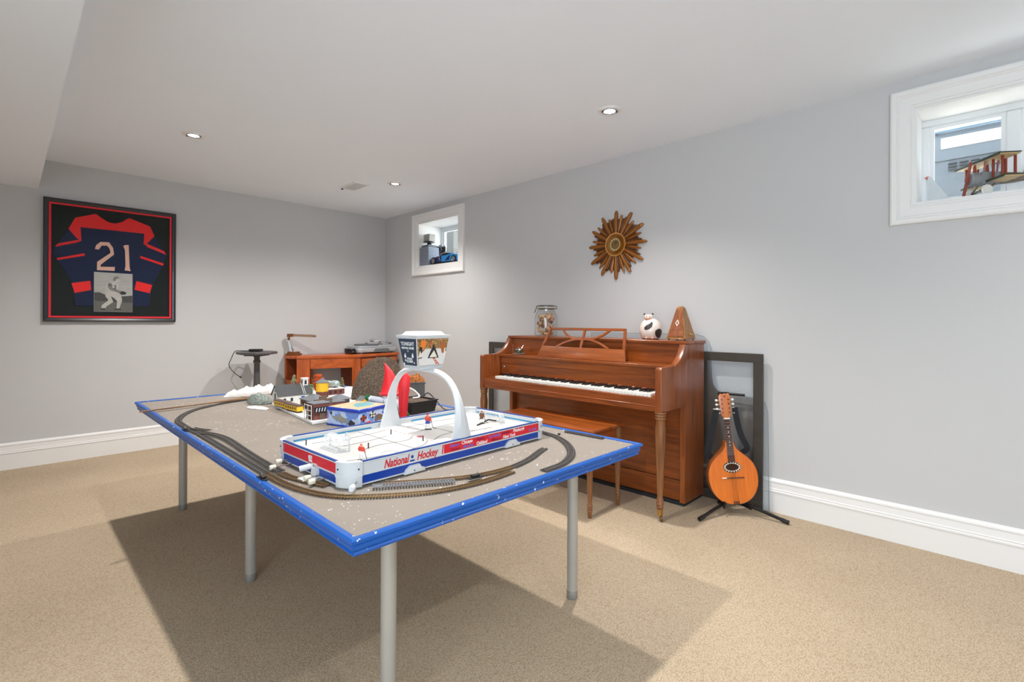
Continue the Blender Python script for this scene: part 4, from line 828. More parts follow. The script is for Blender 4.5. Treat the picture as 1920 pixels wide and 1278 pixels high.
for k, (z, r, dx, dy) in enumerate(((0.112, 0.058, 0, 0), (0.122, 0.060, 0, 0), (0.128, 0.054, 0, 0), (0.16, 0.043, -0.002, 0), (0.20, 0.032, -0.006, 0), (0.235, 0.020, -0.014, 0), (0.262, 0.009, -0.026, 0), (0.275, 0.003, -0.034, 0))): hr.append([(dx + r*math.cos(i*PI/9)*(1+0.04*math.sin(i*3+k)), dy + r*0.85*math.sin(i*PI/9), z) for i in range(18)])
obj('hat', B().loft(hr), m_hat, gn)
for s, pts in ((-1, [(-0.035, -0.02, 0.082), (-0.070, -0.015, 0.088), (-0.100, -0.01, 0.096)]), (1, [(0.035, -0.02, 0.070), (0.060, -0.035, 0.045), (0.072, -0.045, 0.028)])):
    am = obj('arm', B().tube(pts, [0.020, 0.018, 0.015], 12), m_grey, gn); e = Vector(pts[-1]); d = (e - Vector(pts[-2])).normalized()
    obj('cuff', B().ball(tuple(e + d*0.004), 0.016, 2, scale=(0.9, 0.9, 0.9)), m_beard, gn); obj('mitten', B().ball(tuple(e + d*0.018), 0.016, 2, scale=(1.0, 0.85, 1.05)).ball(tuple(e + d*0.012 + Vector((0, -0.008, 0.012))), 0.007, 2), m_mit, gn)
rs = thing('red_plush', 'slim upright red plush stocking standing right of the gnome', 'plush', (1.398, 2.132, TZ+0.0005), math.radians(-42))
hr = [[(dx + r*math.cos(i*PI/8), r*0.45*math.sin(i*PI/8), z) for i in range(16)] for z, r, dx in ((0.001, 0.016, 0), (0.03, 0.020, 0), (0.08, 0.023, 0), (0.13, 0.026, 0.002), (0.18, 0.028, 0.006), (0.215, 0.022, 0.010), (0.232, 0.010, 0.013), (0.236, 0.002, 0.014))]
obj('sock', B().loft(hr), m_hat, rs); obj('seam', B().tube([(-0.006, -0.0118, 0.03), (-0.005, -0.013, 0.10), (-0.001, -0.0146, 0.17)], 0.0012, 6), m_gred, rs)
# ================================================================== PIANO
m_pw = wood('piano_walnut', C(110, 52, 16), C(158, 82, 31), axis=1, scale=9, rough=0.32, coat=0.35)
m_pwv = wood('piano_walnut_side', C(108, 53, 18), C(152, 80, 33), axis=2, scale=9, rough=0.32, coat=0.35)
m_pleg = wood('piano_leg_walnut', C(92, 54, 28), C(150, 98, 56), axis=2, scale=14, rough=0.4, coat=0.2)
m_ivory = M('ivory_white', C(236, 236, 230), rough=0.25, var=0.02); m_ebony = M('ebony_black', C(22, 20, 20), rough=0.3, var=0.05); m_brass = M('brass', C(190, 150, 80), rough=0.3, metal=0.9, var=0.08)
PX0, PXB, PY0, PY1 = 2.62, 3.219, 1.370, 2.920
pn = thing('upright_piano', 'brown walnut upright piano against the grey wall', 'piano', (2.95, 2.145, 0))
def pp(nm, b_, mat=m_pw, smooth=True): return obj(nm, b_, mat, pn, smooth, world=True)
for y0, y1 in ((PY0+0.010, PY0+0.045), (PY1-0.045, PY1-0.010)): pp('side_panel', B().box(2.945, PXB, y0, y1, 0.02, 1.010, bev=0.002), m_pwv)
pp('lid', B().box(2.930, PXB+0.004, PY0, PY1, 1.010, 1.031, bev=0.004))
pp('back_panel', B().box(PXB-0.03, PXB-0.01, PY0+0.05, PY1-0.05, 0.02, 1.0))
pp('upper_panel', B().box(2.950, 2.965, PY0+0.046, PY1-0.046, 0.884, 1.009))
pp('music_shelf', B().box(2.790, 2.950, PY0+0.046, PY1-0.046, 0.866, 0.883, bev=0.002))
pp('fallboard_upper', B().box(2.806, 2.822, PY0+0.046, PY1-0.046, 0.812, 0.866, bev=0.001))
pp('fallboard', B().box(2.812, 2.830, PY0+0.046, PY1-0.046, 0.735, 0.811, bev=0.001))
pp('fallboard_lip', B().box(2.796, 2.830, PY0+0.046, PY1-0.046, 0.728, 0.737, bev=0.002))
for y in (PY0+0.085, PY1-0.085): pp('fallboard_knob', B().ball((2.808, y, 0.785), 0.006, 2), m_ivory)
pp('key_bed', B().box(2.66, 2.950, PY0+0.040, PY1-0.040, 0.628, 0.690))
pp('key_slip', B().box(2.628, 2.660, PY0+0.040, PY1-0.040, 0.628, 0.707, bev=0.002))
pp('key_slip_moulding', B().box(2.622, 2.630, PY0+0.040, PY1-0.040, 0.655, 0.662, bev=0.002))
ap = [(2.950, 0.628), (2.620, 0.628), (2.620, 0.868)] + [(2.620+0.018-0.018*math.cos(math.radians(a)), 0.868+0.018*math.sin(math.radians(a))) for a in (30, 60, 90)] + [(2.745, 0.886), (2.790, 0.890), (2.830, 0.904), (2.866, 0.928), (2.895, 0.960), (2.915, 0.990), (2.925, 1.010), (2.950, 1.010)]
for y0, y1 in ((PY0, PY0+0.040), (PY1-0.040, PY1)): pp('arm', B().prism(ap, y0, y1, 'xz', bev=0.003), m_pwv)
pp('lower_panel', B().box(2.985, 3.000, PY0+0.046, PY1-0.046, 0.150, 0.627))
pp('toe_rail', B().box(2.975, 3.000, PY0+0.046, PY1-0.046, 0.022, 0.147, bev=0.002))
pp('plinth', B().box(2.955, PXB, PY0+0.02, PY1-0.02, 0.0, 0.020), m_dark)
for y in (PY0+0.020, PY1-0.020):
    lg = pp('leg', B().lathe([(0.0, 0.065), (0.016, 0.065), (0.018, 0.075), (0.021, 0.085), (0.018, 0.092), (0.023, 0.100), (0.019, 0.110), (0.020, 0.125), (0.0155, 0.135), (0.017, 0.150), (0.022, 0.28), (0.026, 0.40), (0.0295, 0.49), (0.030, 0.525), (0.0245, 0.575), (0.026, 0.582), (0.031, 0.590), (0.026, 0.597), (0.032, 0.606), (0.027, 0.614), (0.034, 0.620), (0.034, 0.628), (0.0, 0.628)], 24, mat=Matrix.Translation((2.648, y, 0)), cap=False), m_pleg)
    pp('caster_cup', B().lathe([(0.0, 0.028), (0.014, 0.030), (0.0155, 0.060), (0.017, 0.066), (0.0, 0.066)], 18, mat=Matrix.Translation((2.648, y, 0)), cap=False), m_brass)
    pp('caster_wheel', B().lathe([(0, -0.008), (0.010, -0.008), (0.017, -0.006), (0.0175, 0.006), (0.010, 0.008), (0, 0.008)], 18, mat=Matrix.Translation((2.642, y-0.012, 0.0178)) @ Matrix.Rotation(0.7, 4, 'Z') @ Matrix.Rotation(PI/2, 4, 'X'), cap=False), M('caster_bronze', C(110, 84, 52), rough=0.4, metal=0.5))
# keys
KY0, KY1 = 1.448, 2.768; kp = (KY1-KY0)/52
for y0, y1 in ((PY0+0.041, KY0-0.002), (KY1+0.002, PY1-0.041)): pp('cheek_block', B().box(2.655, 2.800, y0, y1, 0.690, 0.716, bev=0.002))
wk = obj('white_key', B().box(2.640, 2.800, 0, kp-0.0012, 0.7075, 0.727, bev=0.0015), m_ivory, pn, world=True)
wk.location.y += KY0
y00 = wk.location.y
for i in range(1, 52):
    c = wk.copy(); COL.objects.link(c); c.location.y = y00 + i*kp
bk = obj('black_key', B().prism([(2.690, 0.724), (2.800, 0.724), (2.800, 0.739), (2.698, 0.739)], -0.006, 0.006, 'xz', bev=0.001), m_ebony, pn, world=True)
first = True
for i in range(51):                                   # low A is at the far (left) end
    if (i % 7) in (0, 2, 3, 5, 6):                    # A-B, C-D, D-E, F-G, G-A
        o = bk if first else bk.copy()
        if not first: COL.objects.link(o)
        o.location.y = KY1 - (i+1)*kp; first = False
# music desk: solid lower board, open fretwork above
MDm = Matrix.Translation((2.826, 2.1135, 0.8835)) @ Matrix.Rotation(math.radians(-90), 4, 'Z') @ Matrix.Rotation(math.radians(-20), 4, 'X')
md = pp('music_desk', B().prism([(-0.383, 0), (0.383, 0), (0.360, 0.085), (-0.360, 0.085)], -0.006, 0.006, 'xz', mat=MDm, bev=0.002), m_pw)
def fret(pts, w=0.016, d=0.006):
    P = smooth_path([(x, 0, z) for x, z in pts], 6) if len(pts) > 2 else [Vector((x, 0, z)) for x, z in pts]
    pp('music_desk_fret', B().sweep([(p.x, p.y, p.z) for p in P], [(-w/2, -d), (w/2, -d), (w/2, d), (-w/2, d)], up=(0, 1, 0), mat=MDm), m_pw, False)
fret([(-0.354, 0.080), (-0.312, 0.226)], 0.018); fret([(0.354, 0.080), (0.332, 0.226)], 0.018); fret([(-0.318, 0.224), (0.338, 0.224)], 0.016); fret([(0.0, 0.082), (0.004, 0.222)], 0.016)
fret([(-0.225, 0.082), (-0.15, 0.120), (-0.06, 0.145), (0.0, 0.150), (0.07, 0.145), (0.16, 0.120), (0.235, 0.082)], 0.015)
fret([(-0.195, 0.220), (-0.15, 0.180), (-0.08, 0.152), (0.0, 0.147), (0.08, 0.152), (0.16, 0.180), (0.215, 0.220)], 0.015, 0.0055)
for y in (2.113-0.35, 2.113+0.35): pp('desk_hinge', B().box(2.832, 2.86, y-0.012, y+0.012, 0.883, 0.886, bev=0.001), m_brass)

# piano bench
m_bn = wood('bench_walnut', C(114, 54, 18), C(160, 82, 30), axis=1, scale=9, rough=0.3, coat=0.4)
bx0, bx1, by0, by1, bz = 2.360, 2.722, 1.668, 2.495, 0.515
bn = thing('piano_bench', 'walnut piano bench tucked under the keyboard', 'bench', ((bx0+bx1)/2, (by0+by1)/2, 0))
obj('seat_front', B().box(bx0, 2.585, by0, by1, bz-0.020, bz, bev=0.005, seg=2), m_bn, bn, world=True); obj('seat_rear', B().box(2.5865, bx1, by0, by1, bz-0.020, bz, bev=0.005, seg=2), m_bn, bn, world=True)
for b4 in ((bx0+0.030, bx0+0.046, by0+0.03, by1-0.03), (bx1-0.046, bx1-0.030, by0+0.03, by1-0.03), (bx0+0.046, bx1-0.046, by0+0.03, by0+0.046), (bx0+0.046, bx1-0.046, by1-0.046, by1-0.03)): obj('apron', B().box(*b4, bz-0.095, bz-0.020), m_bn, bn, world=True, smooth=False)
for x in (bx0+0.032, bx1-0.032):
    for y in (by0+0.032, by1-0.032): obj('leg', B().lathe([(0.0, 0.0), (0.0105, 0.0), (0.013, 0.03), (0.016, 0.045), (0.0125, 0.050), (0.0165, 0.058), (0.0125, 0.066), (0.016, 0.072), (0.012, 0.085), (0.015, 0.14), (0.0185, 0.28), (0.021, 0.38), (0.022, 0.40), (0.022, bz-0.0205), (0.0, bz-0.0205)], 18, mat=Matrix.Translation((x, y, 0)), cap=False), m_pleg, bn, world=True)

# ---- things on the piano
ZL = 1.0312
m_jar = glass('jar_glass', (0.975, 0.985, 0.985, 1), 0.03, 0.11)
jx, jy = 3.045, 2.600
jar = thing('glass_jar', 'clip-top glass jar full of wine corks on the piano', 'jar', (jx, jy, ZL))
JP = [(0.0, 0.001), (0.075, 0.0), (0.088, 0.006), (0.092, 0.020), (0.093, 0.150), (0.089, 0.172), (0.076, 0.196), (0.068, 0.204), (0.068, 0.222)]
obj('glass_body', B().lathe(JP + [(r-0.003, max(z, 0.005)) for r, z in JP[::-1]], 40, cap=False), m_jar, jar)
obj('lid', B().lathe([(0.0, 0.228), (0.058, 0.228), (0.070, 0.230), (0.071, 0.246), (0.060, 0.252), (0.0, 0.254)], 36, cap=False), m_jar, jar)
obj('rubber_ring', B().lathe([(0.062, 0.2225), (0.072, 0.2225), (0.072, 0.2285), (0.062, 0.2285)], 36, cap=False), M('rubber_tan', C(168, 150, 128), rough=0.7), jar)
m_wire = M('bail_wire', C(60, 58, 56), rough=0.35, metal=0.8)
for z, r in ((0.218, 0.070), (0.243, 0.073)): obj('wire_ring', B().tube([(r*math.cos(i*PI/16), r*math.sin(i*PI/16), z) for i in range(32)], 0.0024, 6, close=True), m_wire, jar)
dL = Vector((-0.70, 0.71, 0)); dR = -dL
obj('clasp', B().tube([tuple(dL*0.074 + Vector((0, 0, 0.243))), tuple(dL*0.080 + Vector((0, 0, 0.220))), tuple(dL*0.094 + Vector((0, 0, 0.186)))], 0.003, 6), m_wire, jar)
obj('hinge', B().tube([tuple(dR*0.072 + Vector((0, 0, 0.244))), tuple(dR*0.086 + Vector((0, 0, 0.238))), tuple(dR*0.088 + Vector((0, 0, 0.222))), tuple(dR*0.072 + Vector((0, 0, 0.218)))], 0.003, 6), m_wire, jar)
# corks dropped one by one into the jar
def seg_dist(p1, q1, p2, q2):
    d1 = q1-p1; d2 = q2-p2; r = p1-p2; a = d1.dot(d1); e = d2.dot(d2); f = d2.dot(r); c = d1.dot(r); b_ = d1.dot(d2); den = a*e-b_*b_
    s = min(max((b_*f-c*e)/den, 0), 1) if den > 1e-12 else 0.0
    t = (b_*s+f)/e
    if t < 0: t = 0.0; s = min(max(-c/a, 0), 1)
    elif t > 1: t = 1.0; s = min(max((b_-c)/a, 0), 1)
    return ((p1+d1*s)-(p2+d2*t)).length
m_cork = speckle('cork', C(206, 168, 126), C(150, 104, 70), scale=180, thresh=0.52, rough=0.85); m_corkr = speckle('cork_stained', C(176, 120, 88), C(110, 50, 50), scale=120, thresh=0.52, rough=0.85)
rd = random.Random(11); placed = []; CR, CL = 0.0125, 0.021
def fits(p, q):
    for s, e in placed:
        if (s-p).length < 0.12 and seg_dist(p, q, s, e) < 2*CR*1.002: return False
    return True
for i in range(78):
    best = None
    for k in range(6):
        d = Vector((rd.uniform(-1, 1), rd.uniform(-1, 1), rd.uniform(-0.8, 0.8))).normalized() * (CL-0.006)
        a = rd.uniform(0, 6.28); r = 0.066*math.sqrt(rd.random()); x, y = r*math.cos(a), r*math.sin(a)
        if max(math.hypot(x+d.x, y+d.y), math.hypot(x-d.x, y-d.y)) > 0.0715: continue
        z = 0.20
        if not fits(Vector((x, y, z))-d, Vector((x, y, z))+d): continue
        lo = 0.0065 + CR + abs(d.z)
        while z > lo and fits(Vector((x, y, z-0.004))-d, Vector((x, y, z-0.004))+d): z -= 0.004
        z = max(z, lo)
        if best is None or z < best[0]: best = (z, Vector((x, y, z)), d)
    if best and best[0] < 0.165: placed.append(((best[1]-best[2]), (best[1]+best[2])))
ck = None
for i, (s, e) in enumerate(placed):
    if ck is None: o = ck = obj('cork', B().lathe([(0, -CL), (CR*0.85, -CL), (CR*0.95, -CL+0.0015), (CR*0.95, CL-0.0015), (CR*0.85, CL), (0, CL)], 12, cap=False), m_cork)
    elif i == 1: o = ck2 = obj('cork', B().lathe([(0, -CL), (CR*0.85, -CL), (CR*0.95, -CL+0.0015), (CR*0.95, CL-0.0015), (CR*0.85, CL), (0, CL)], 12, cap=False), m_corkr)
    else: o = (ck2 if i % 3 == 1 else ck).copy(); COL.objects.link(o)
    o.location = (s+e)/2 + Vector((jx, jy, ZL)); o.rotation_euler = (e-s).to_track_quat('Z', 'Y').to_euler()
    tag(o, 'reddish wine-stained cork inside the glass jar on the piano' if i % 3 == 1 else 'pale tan wine cork inside the glass jar on the piano', 'cork', 'stained corks in the glass jar' if i % 3 == 1 else 'pale corks in the glass jar')
# cow figurine
m_cer = M('ceramic_white', C(226, 212, 204), rough=0.3, var=0.08, scale=12, coat=0.4); m_cpink = M('ceramic_pink', C(206, 148, 118), rough=0.35, var=0.1); m_cblk = M('ceramic_black', C(52, 48, 46), rough=0.35, var=0.2, scale=40)
cw = thing('cow_figurine', 'round white ceramic cow figurine with black patches on the piano', 'figurine', (3.05, 1.676, ZL), math.radians(-68))
EP = [(0.0, 0.004), (0.050, 0.004), (0.060, 0.012), (0.070, 0.035), (0.074, 0.060), (0.071, 0.085), (0.060, 0.112), (0.044, 0.130), (0.026, 0.140), (0.0, 0.143)]
obj('body', B().lathe(EP, 36, cap=False), m_cer, cw)
def patch(fn, nm):
    t = bmesh.new(); n = 96
    prof = [(0.0605, 0.012), (0.0655, 0.022), (0.0705, 0.035), (0.0735, 0.0475), (0.0745, 0.060), (0.0738, 0.0725), (0.0715, 0.085), (0.0665, 0.0985), (0.0605, 0.112), (0.0525, 0.121), (0.0445, 0.130)]
    P2 = []
    for (r0, z0), (r1, z1) in zip(prof, prof[1:]):
        for k in range(3): P2.append((r0+(r1-r0)*k/3, z0+(z1-z0)*k/3))
    vs = {}
    def V(i, j):
        if (i, j) not in vs: r, z = P2[i]; vs[(i, j)] = t.verts.new(((r+0.0006)*math.cos(2*PI*j/n), (r+0.0006)*math.sin(2*PI*j/n), z))
        return vs[(i, j)]
    for i in range(len(P2)-1):
        for j in range(n):
            if fn(math.degrees(2*PI*(j+0.5)/n), (P2[i][1]+P2[i+1][1])/2): t.faces.new((V(i, j), V(i, (j+1) % n), V(i+1, (j+1) % n), V(i+1, j)))
    q = B(); q._merge(t); obj(nm, q, m_cblk, cw, smooth=50)
def ell(a, z, a0, z0, ra, rz, sk=0.0): 
    da = (a-a0+180) % 360 - 180; da -= sk*(z-z0)*1000
    return (da/ra)**2 + ((z-z0)/rz)**2 < 1
patch(lambda a, z: ell(a, z, 264, 0.084, 18, 0.020, 0.5) or ell(a, z, 279, 0.102, 9, 0.016, 0.3), 'black_patch'); patch(lambda a, z: ell(a, z, 330, 0.040, 30, 0.032, -0.2), 'black_patch'); patch(lambda a, z: ell(a, z, 120, 0.075, 35, 0.03), 'black_patch')
obj('head', B().ball((-0.012, -0.018, 0.148), 0.024, 3, scale=(1.1, 0.95, 0.85)), m_cer, cw); obj('muzzle', B().ball((-0.014, -0.036, 0.141), 0.015, 2, scale=(1.35, 0.8, 0.75)), m_cpink, cw)
for s in (-1, 1): obj('ear', B().ball((-0.012+s*0.024, -0.014, 0.164), 0.009, 2, scale=(1, 0.7, 1.1)), m_cer, cw); obj('ear_tip', B().ball((-0.012+s*0.027, -0.016, 0.170), 0.007, 2), m_cblk, cw); obj('eye', B().ball((-0.012+s*0.010, -0.039, 0.156), 0.003, 2), m_cblk, cw)
obj('foot_rim', B().lathe([(0, 0), (0.052, 0), (0.056, 0.004), (0.052, 0.008), (0, 0.008)], 30, cap=False), M('ceramic_brown', C(112, 62, 40), rough=0.4), cw)
for s in (-1, 1): obj('hoof', B().ball((s*0.020, -0.058, 0.010), 0.010, 2, scale=(1, 1.1, 0.9)), m_cpink, cw)
# metronome
m_mw = wood('metronome_walnut', C(112, 72, 34), C(172, 118, 62), axis=2, scale=16, rough=0.35, coat=0.3); m_mw2 = wood('metronome_front', C(110, 58, 36), C(156, 92, 58), axis=2, scale=16, rough=0.4, coat=0.3)
mt = thing('metronome', 'wooden pyramid metronome on the right end of the piano', 'metronome', (3.05, 1.46, ZL), math.radians(-3))
def sq(w, d, z): return [(-w, -d, z), (w, -d, z), (w, d, z), (-w, d, z)]
obj('case', B().loft([sq(0.064, 0.064, 0.012), sq(0.064, 0.064, 0.022), sq(0.020, 0.020, 0.208)]), m_mw, mt, smooth=False); obj('cap', B().loft([sq(0.020, 0.020, 0.208), sq(0.010, 0.010, 0.219)]), m_mw, mt, smooth=False)
obj('base_plate', B().box(-0.067, 0.067, -0.067, 0.067, 0.008, 0.013, bev=0.002), m_mw, mt)
DM = Matrix.Translation((-0.0585, 0, 0.05)) @ Matrix.Rotation(math.radians(13.3), 4, 'Y') @ Matrix.Rotation(-PI/2, 4, 'Z') @ FR
decal('front_panel', [[(-0.052, -0.024), (0.052, -0.024), (0.020, 0.150), (-0.020, 0.150)]], m_mw2, DM @ Matrix.Translation((0, 0, 0.0015)), 0.002, mt)
decal('diamond_badge', [[(0, 0.040), (0.014, 0.062), (0, 0.086), (-0.014, 0.062)]], M('badge_silver', C(222, 218, 206), rough=0.3, metal=0.3), DM @ Matrix.Translation((0, 0, 0.003)), 0.0015, mt); decal('badge_centre', [[(0, 0.052), (0.007, 0.062), (0, 0.073), (-0.007, 0.062)]], m_mw2, DM @ Matrix.Translation((0, 0, 0.004)), 0.0012, mt)
decal('panel_line', [[(-0.044, 0.016), (0.044, 0.016), (0.044, 0.0175), (-0.044, 0.0175)]], m_dark, DM @ Matrix.Translation((0, 0, 0.003)), 0.001, mt)
obj('winding_key', B().lathe([(0, 0), (0.007, 0), (0.007, 0.003), (0.003, 0.004), (0.003, 0.012), (0, 0.012)], 14, mat=Matrix.Translation((0.006, -0.059, 0.038)) @ Matrix.Rotation(math.radians(103), 4, 'X'), cap=False).ball((0.006, -0.075, 0.040), 0.007, 2, scale=(1.2, 0.4, 1)), m_brass, mt)
for x in (-0.054, 0.054):
    for y in (-0.054, 0.054): obj('foot', B().ball((x, y, 0.0055), 0.0055, 2), m_ebony, mt)
# lidded sugar bowl with spoon
bw = thing('sugar_bowl', 'small dark sugar bowl with spoon and saucer on the piano shelf', 'bowl', (2.872, 2.735, 0.8835))
m_dgl = M('glaze_olive', C(74, 70, 44), rough=0.25, var=0.2, coat=0.4)
obj('saucer', B().lathe([(0, 0.0), (0.028, 0.0), (0.044, 0.007), (0.045, 0.009), (0.026, 0.004), (0, 0.004)], 28, cap=False), m_cer, bw); obj('pot', B().lathe([(0, 0.0045), (0.022, 0.0045), (0.032, 0.012), (0.036, 0.026), (0.032, 0.040), (0, 0.040)], 28, cap=False), m_dgl, bw)
obj('lid', B().lathe([(0.033, 0.040), (0.030, 0.046), (0.016, 0.050), (0.006, 0.051), (0.006, 0.056), (0, 0.057)], 28, cap=False), m_silver, bw); obj('spoon', B().tube([(0.012, -0.010, 0.046), (0.026, -0.018, 0.066), (0.034, -0.024, 0.078)], 0.002, 6), m_chrome, bw)

# ================================================================== FRAME AND CHAIR MAT BEHIND THE PIANO
m_dkf = M('frame_charcoal_brown', C(62, 56, 50), rough=0.5, var=0.08)
fr = thing('large_frame', 'large empty dark brown picture frame leaning behind the piano', 'picture frame', (3.2338, 2.245, 0), rot=(0, math.radians(0.05), 0))
fy0, fy1, fh, fw = 1.020-2.245, 3.470-2.245, 0.955, 0.056
for bb in ((fy0, fy1, fh-fw, fh), (fy0, fy1, 0, fw), (fy0, fy0+fw, fw, fh-fw), (fy1-fw, fy1, fw, fh-fw)): obj('frame_rail', B().box(-0.010, 0.009, bb[0], bb[1], bb[2], bb[3], bev=0.003), m_dkf, fr)
obj('glass_sheet', B().box(0.002, 0.005, fy0+fw-0.006, fy1-fw+0.006, fw-0.006, fh-fw+0.006), glass('frame_glass', (0.965, 0.98, 0.99, 1), 0.02, 0.04), fr, smooth=False)
cmx = [(2.30, 0.0), (2.30, 1.066), (1.445, 1.066), (1.395, 1.052), (1.360, 1.018), (1.348, 0.97), (1.342, 0.812), (1.331, 0.738), (1.303, 0.703), (1.25, 0.690), (1.049, 0.677), (1.015, 0.658), (0.997, 0.60), (0.988, 0.0)]
o = obj('chair_mat', B().prism(cmx, 3.2495, 3.2515, 'yz'), glass('clear_vinyl', (0.965, 0.98, 0.99, 1), 0.08, 0.13), None, smooth=False); tag(o, 'clear plastic chair mat with a lip leaning against the wall behind the piano', 'chair mat')

b = B(); b.tube([(3.2490, y, max(z, 0.004)) for y, z in cmx], 0.0016, 6); e_ = obj('mat_edge', b, M('vinyl_edge', C(120, 134, 148), rough=0.3), o, world=True)
# ================================================================== MANDOLIN ON ITS STAND
m_mtop = wood('mandolin_spruce', C(204, 96, 10), C(226, 118, 20), axis=2, scale=16, rough=0.3, coat=0.6); m_mside = wood('mandolin_side', C(128, 62, 20), C(176, 96, 36), axis=2, scale=12, rough=0.3, coat=0.5); m_mhead = wood('mandolin_head', C(178, 96, 48), C(206, 124, 70), axis=2, scale=16, rough=0.35, coat=0.3); m_rose = wood('rosewood', C(66, 36, 28), C(100, 58, 44), axis=2, scale=20, rough=0.45, coat=0.1)
mn = thing('mandolin', 'orange teardrop mandolin standing upright on a black stand', 'mandolin', (3.036, 1.105, 0.068), rot=(math.radians(-5), math.radians(-5), math.radians(-53.1)))
half = [(0.020, 0.0), (0.055, 0.008), (0.095, 0.032), (0.125, 0.075), (0.139, 0.120), (0.142, 0.165), (0.136, 0.205), (0.118, 0.245), (0.092, 0.275), (0.066, 0.298), (0.045, 0.318), (0.030, 0.342), (0.022, 0.368)]
ol = half + [(-x, z) for x, z in half[::-1]]
ol = [(p.x, p.y) for p in smooth_path([(x, z, 0) for x, z in ol], 4)]
obj('body', B().prism(ol, 0.0, 0.062, 'xz', bev=0.006), m_mside, mn, smooth=50); obj('soundboard', B().prism([(x*0.985, 0.002+z*0.993) for x, z in ol], -0.0035, 0.0, 'xz'), m_mtop, mn, smooth=False)
obj('binding', B().tube([(x*0.99, -0.0025, 0.0015+z*0.994) for x, z in ol], 0.0022, 6, close=True), m_rose, mn)
obj('neck', B().loft([[(-0.017, 0.0, 0.345), (0.017, 0.0, 0.345), (0.012, 0.026, 0.345), (-0.012, 0.026, 0.345)], [(-0.014, 0.0, 0.50), (0.014, 0.0, 0.50), (0.009, 0.018, 0.50), (-0.009, 0.018, 0.50)]]), m_mhead, mn)
obj('fretboard', B().loft([[(-0.0205, -0.0075, 0.250), (0.0205, -0.0075, 0.250), (0.0205, -0.0037, 0.250), (-0.0205, -0.0037, 0.250)], [(-0.015, -0.0075, 0.500), (0.015, -0.0075, 0.500), (0.015, -0.0005, 0.500), (-0.015, -0.0005, 0.500)]]), m_rose, mn, smooth=False)
for i in range(17):
    z = 0.500 - 0.335*(1-2**(-(i+1)/12)); z = max(z, 0.252); w = 0.015 + (0.5-z)*0.022
    obj('fret', B().box(-w, w, -0.0088, -0.0075, z-0.0009, z+0.0009), m_silver, mn, smooth=False)
for z in (0.452, 0.424, 0.397, 0.365, 0.345): obj('fret_marker', B().lathe([(0, 0), (0.0034, 0), (0.0034, 0.0006), (0, 0.0006)], 10, mat=Matrix.Translation((0, -0.0081, z)) @ Matrix.Rotation(PI/2, 4, 'X') @ Matrix.Translation((0, 0, -0.0005)), cap=False), m_ivory, mn)
obj('nut', B().box(-0.017, 0.017, -0.011, 0.004, 0.500, 0.508, bev=0.001), m_ivory, mn)
obj('headstock', B().prism([(-0.017, 0.508), (0.017, 0.508), (0.029, 0.528), (0.033, 0.60), (0.034, 0.635), (0.024, 0.655), (0.010, 0.650), (0, 0.655), (-0.010, 0.650), (-0.024, 0.655), (-0.034, 0.635), (-0.033, 0.60), (-0.029, 0.528)], -0.006, 0.008, 'xz', bev=0.002), m_mhead, mn)
obj('head_emblem', B().prism([(-0.008, 0.638), (0, 0.632), (0.008, 0.638), (0.005, 0.641), (0, 0.638), (-0.005, 0.641)], -0.0072, -0.0062, 'xz'), m_ebony, mn, smooth=False)
for s in (-1, 1):
    for k in range(4):
        z = 0.540 + k*0.026; obj('tuner_post', B().lathe([(0, 0), (0.0034, 0), (0.0034, 0.008), (0, 0.008)], 10, mat=Matrix.Translation((s*0.020, -0.006, z)) @ Matrix.Rotation(PI/2, 4, 'X'), cap=False), m_ebony, mn)
        obj('tuner_button', B().ball((s*0.047, 0.006, z-0.004), 0.0075, 2, scale=(1.1, 0.6, 1)).tube([(s*0.030, 0.006, z-0.004), (s*0.044, 0.006, z-0.004)], 0.002, 6), m_ivory, mn)
def ring_pts(a, c, z0, y, n=28): return [(a*math.cos(2*PI*i/n), y, z0+c*math.sin(2*PI*i/n)) for i in range(n)]
obj('sound_hole', B().prism([(x, z) for x, y, z in ring_pts(0.037, 0.020, 0.217, 0)], -0.0042, -0.0036, 'xz'), M('hole_dark', C(58, 30, 14), rough=0.9), mn, smooth=False)
for a, c, mtl, r in ((0.040, 0.023, m_ivory, 0.0014), (0.0495, 0.0315, m_ebony, 0.0016)): obj('rosette_ring', B().tube(ring_pts(a, c, 0.217, -0.004), r, 6, close=True), mtl, mn)
obj('rosette_band', B().tube(ring_pts(0.045, 0.0275, 0.217, -0.0037), 0.003, 6, close=True), m_ebony, mn)
for i in range(18): a = 2*PI*i/18; obj('rosette_inlay', B().ball((0.045*math.cos(a), -0.0062, 0.217+0.0275*math.sin(a)), 0.0036, 1, scale=(1.2, 0.4, 0.9)), m_ivory, mn)
obj('bridge', B().box(-0.062, 0.062, -0.012, -0.004, 0.152, 0.158, bev=0.0015), m_rose, mn); obj('bridge_tip', B().box(-0.064, -0.038, -0.0125, -0.0045, 0.1525, 0.1585, bev=0.0015), m_ivory, mn)
for k in range(4):
    x = -0.0105 + k*0.007; obj('string_pair', B().tube([(x*1.3+0.004, -0.005, 0.012), (x*1.15, -0.0145, 0.157), (x, -0.0115, 0.504)], 0.0006, 5), m_wire, mn)
    obj('tailpiece_hook', B().tube([(x*1.3+0.004, -0.005, 0.020), (x*1.3+0.004, -0.007, 0.004), (x*1.3+0.004, 0.004, -0.002)], 0.0026, 6), m_ebony, mn)
st = thing('instrument_stand', 'black folding tripod stand that holds the mandolin', 'instrument stand', (3.085, 1.155, 0))
m_blks = M('stand_black', C(20, 20, 22), rough=0.3, metal=0.2, var=0.1)
hub = Vector((3.095, 1.150, 0.075))
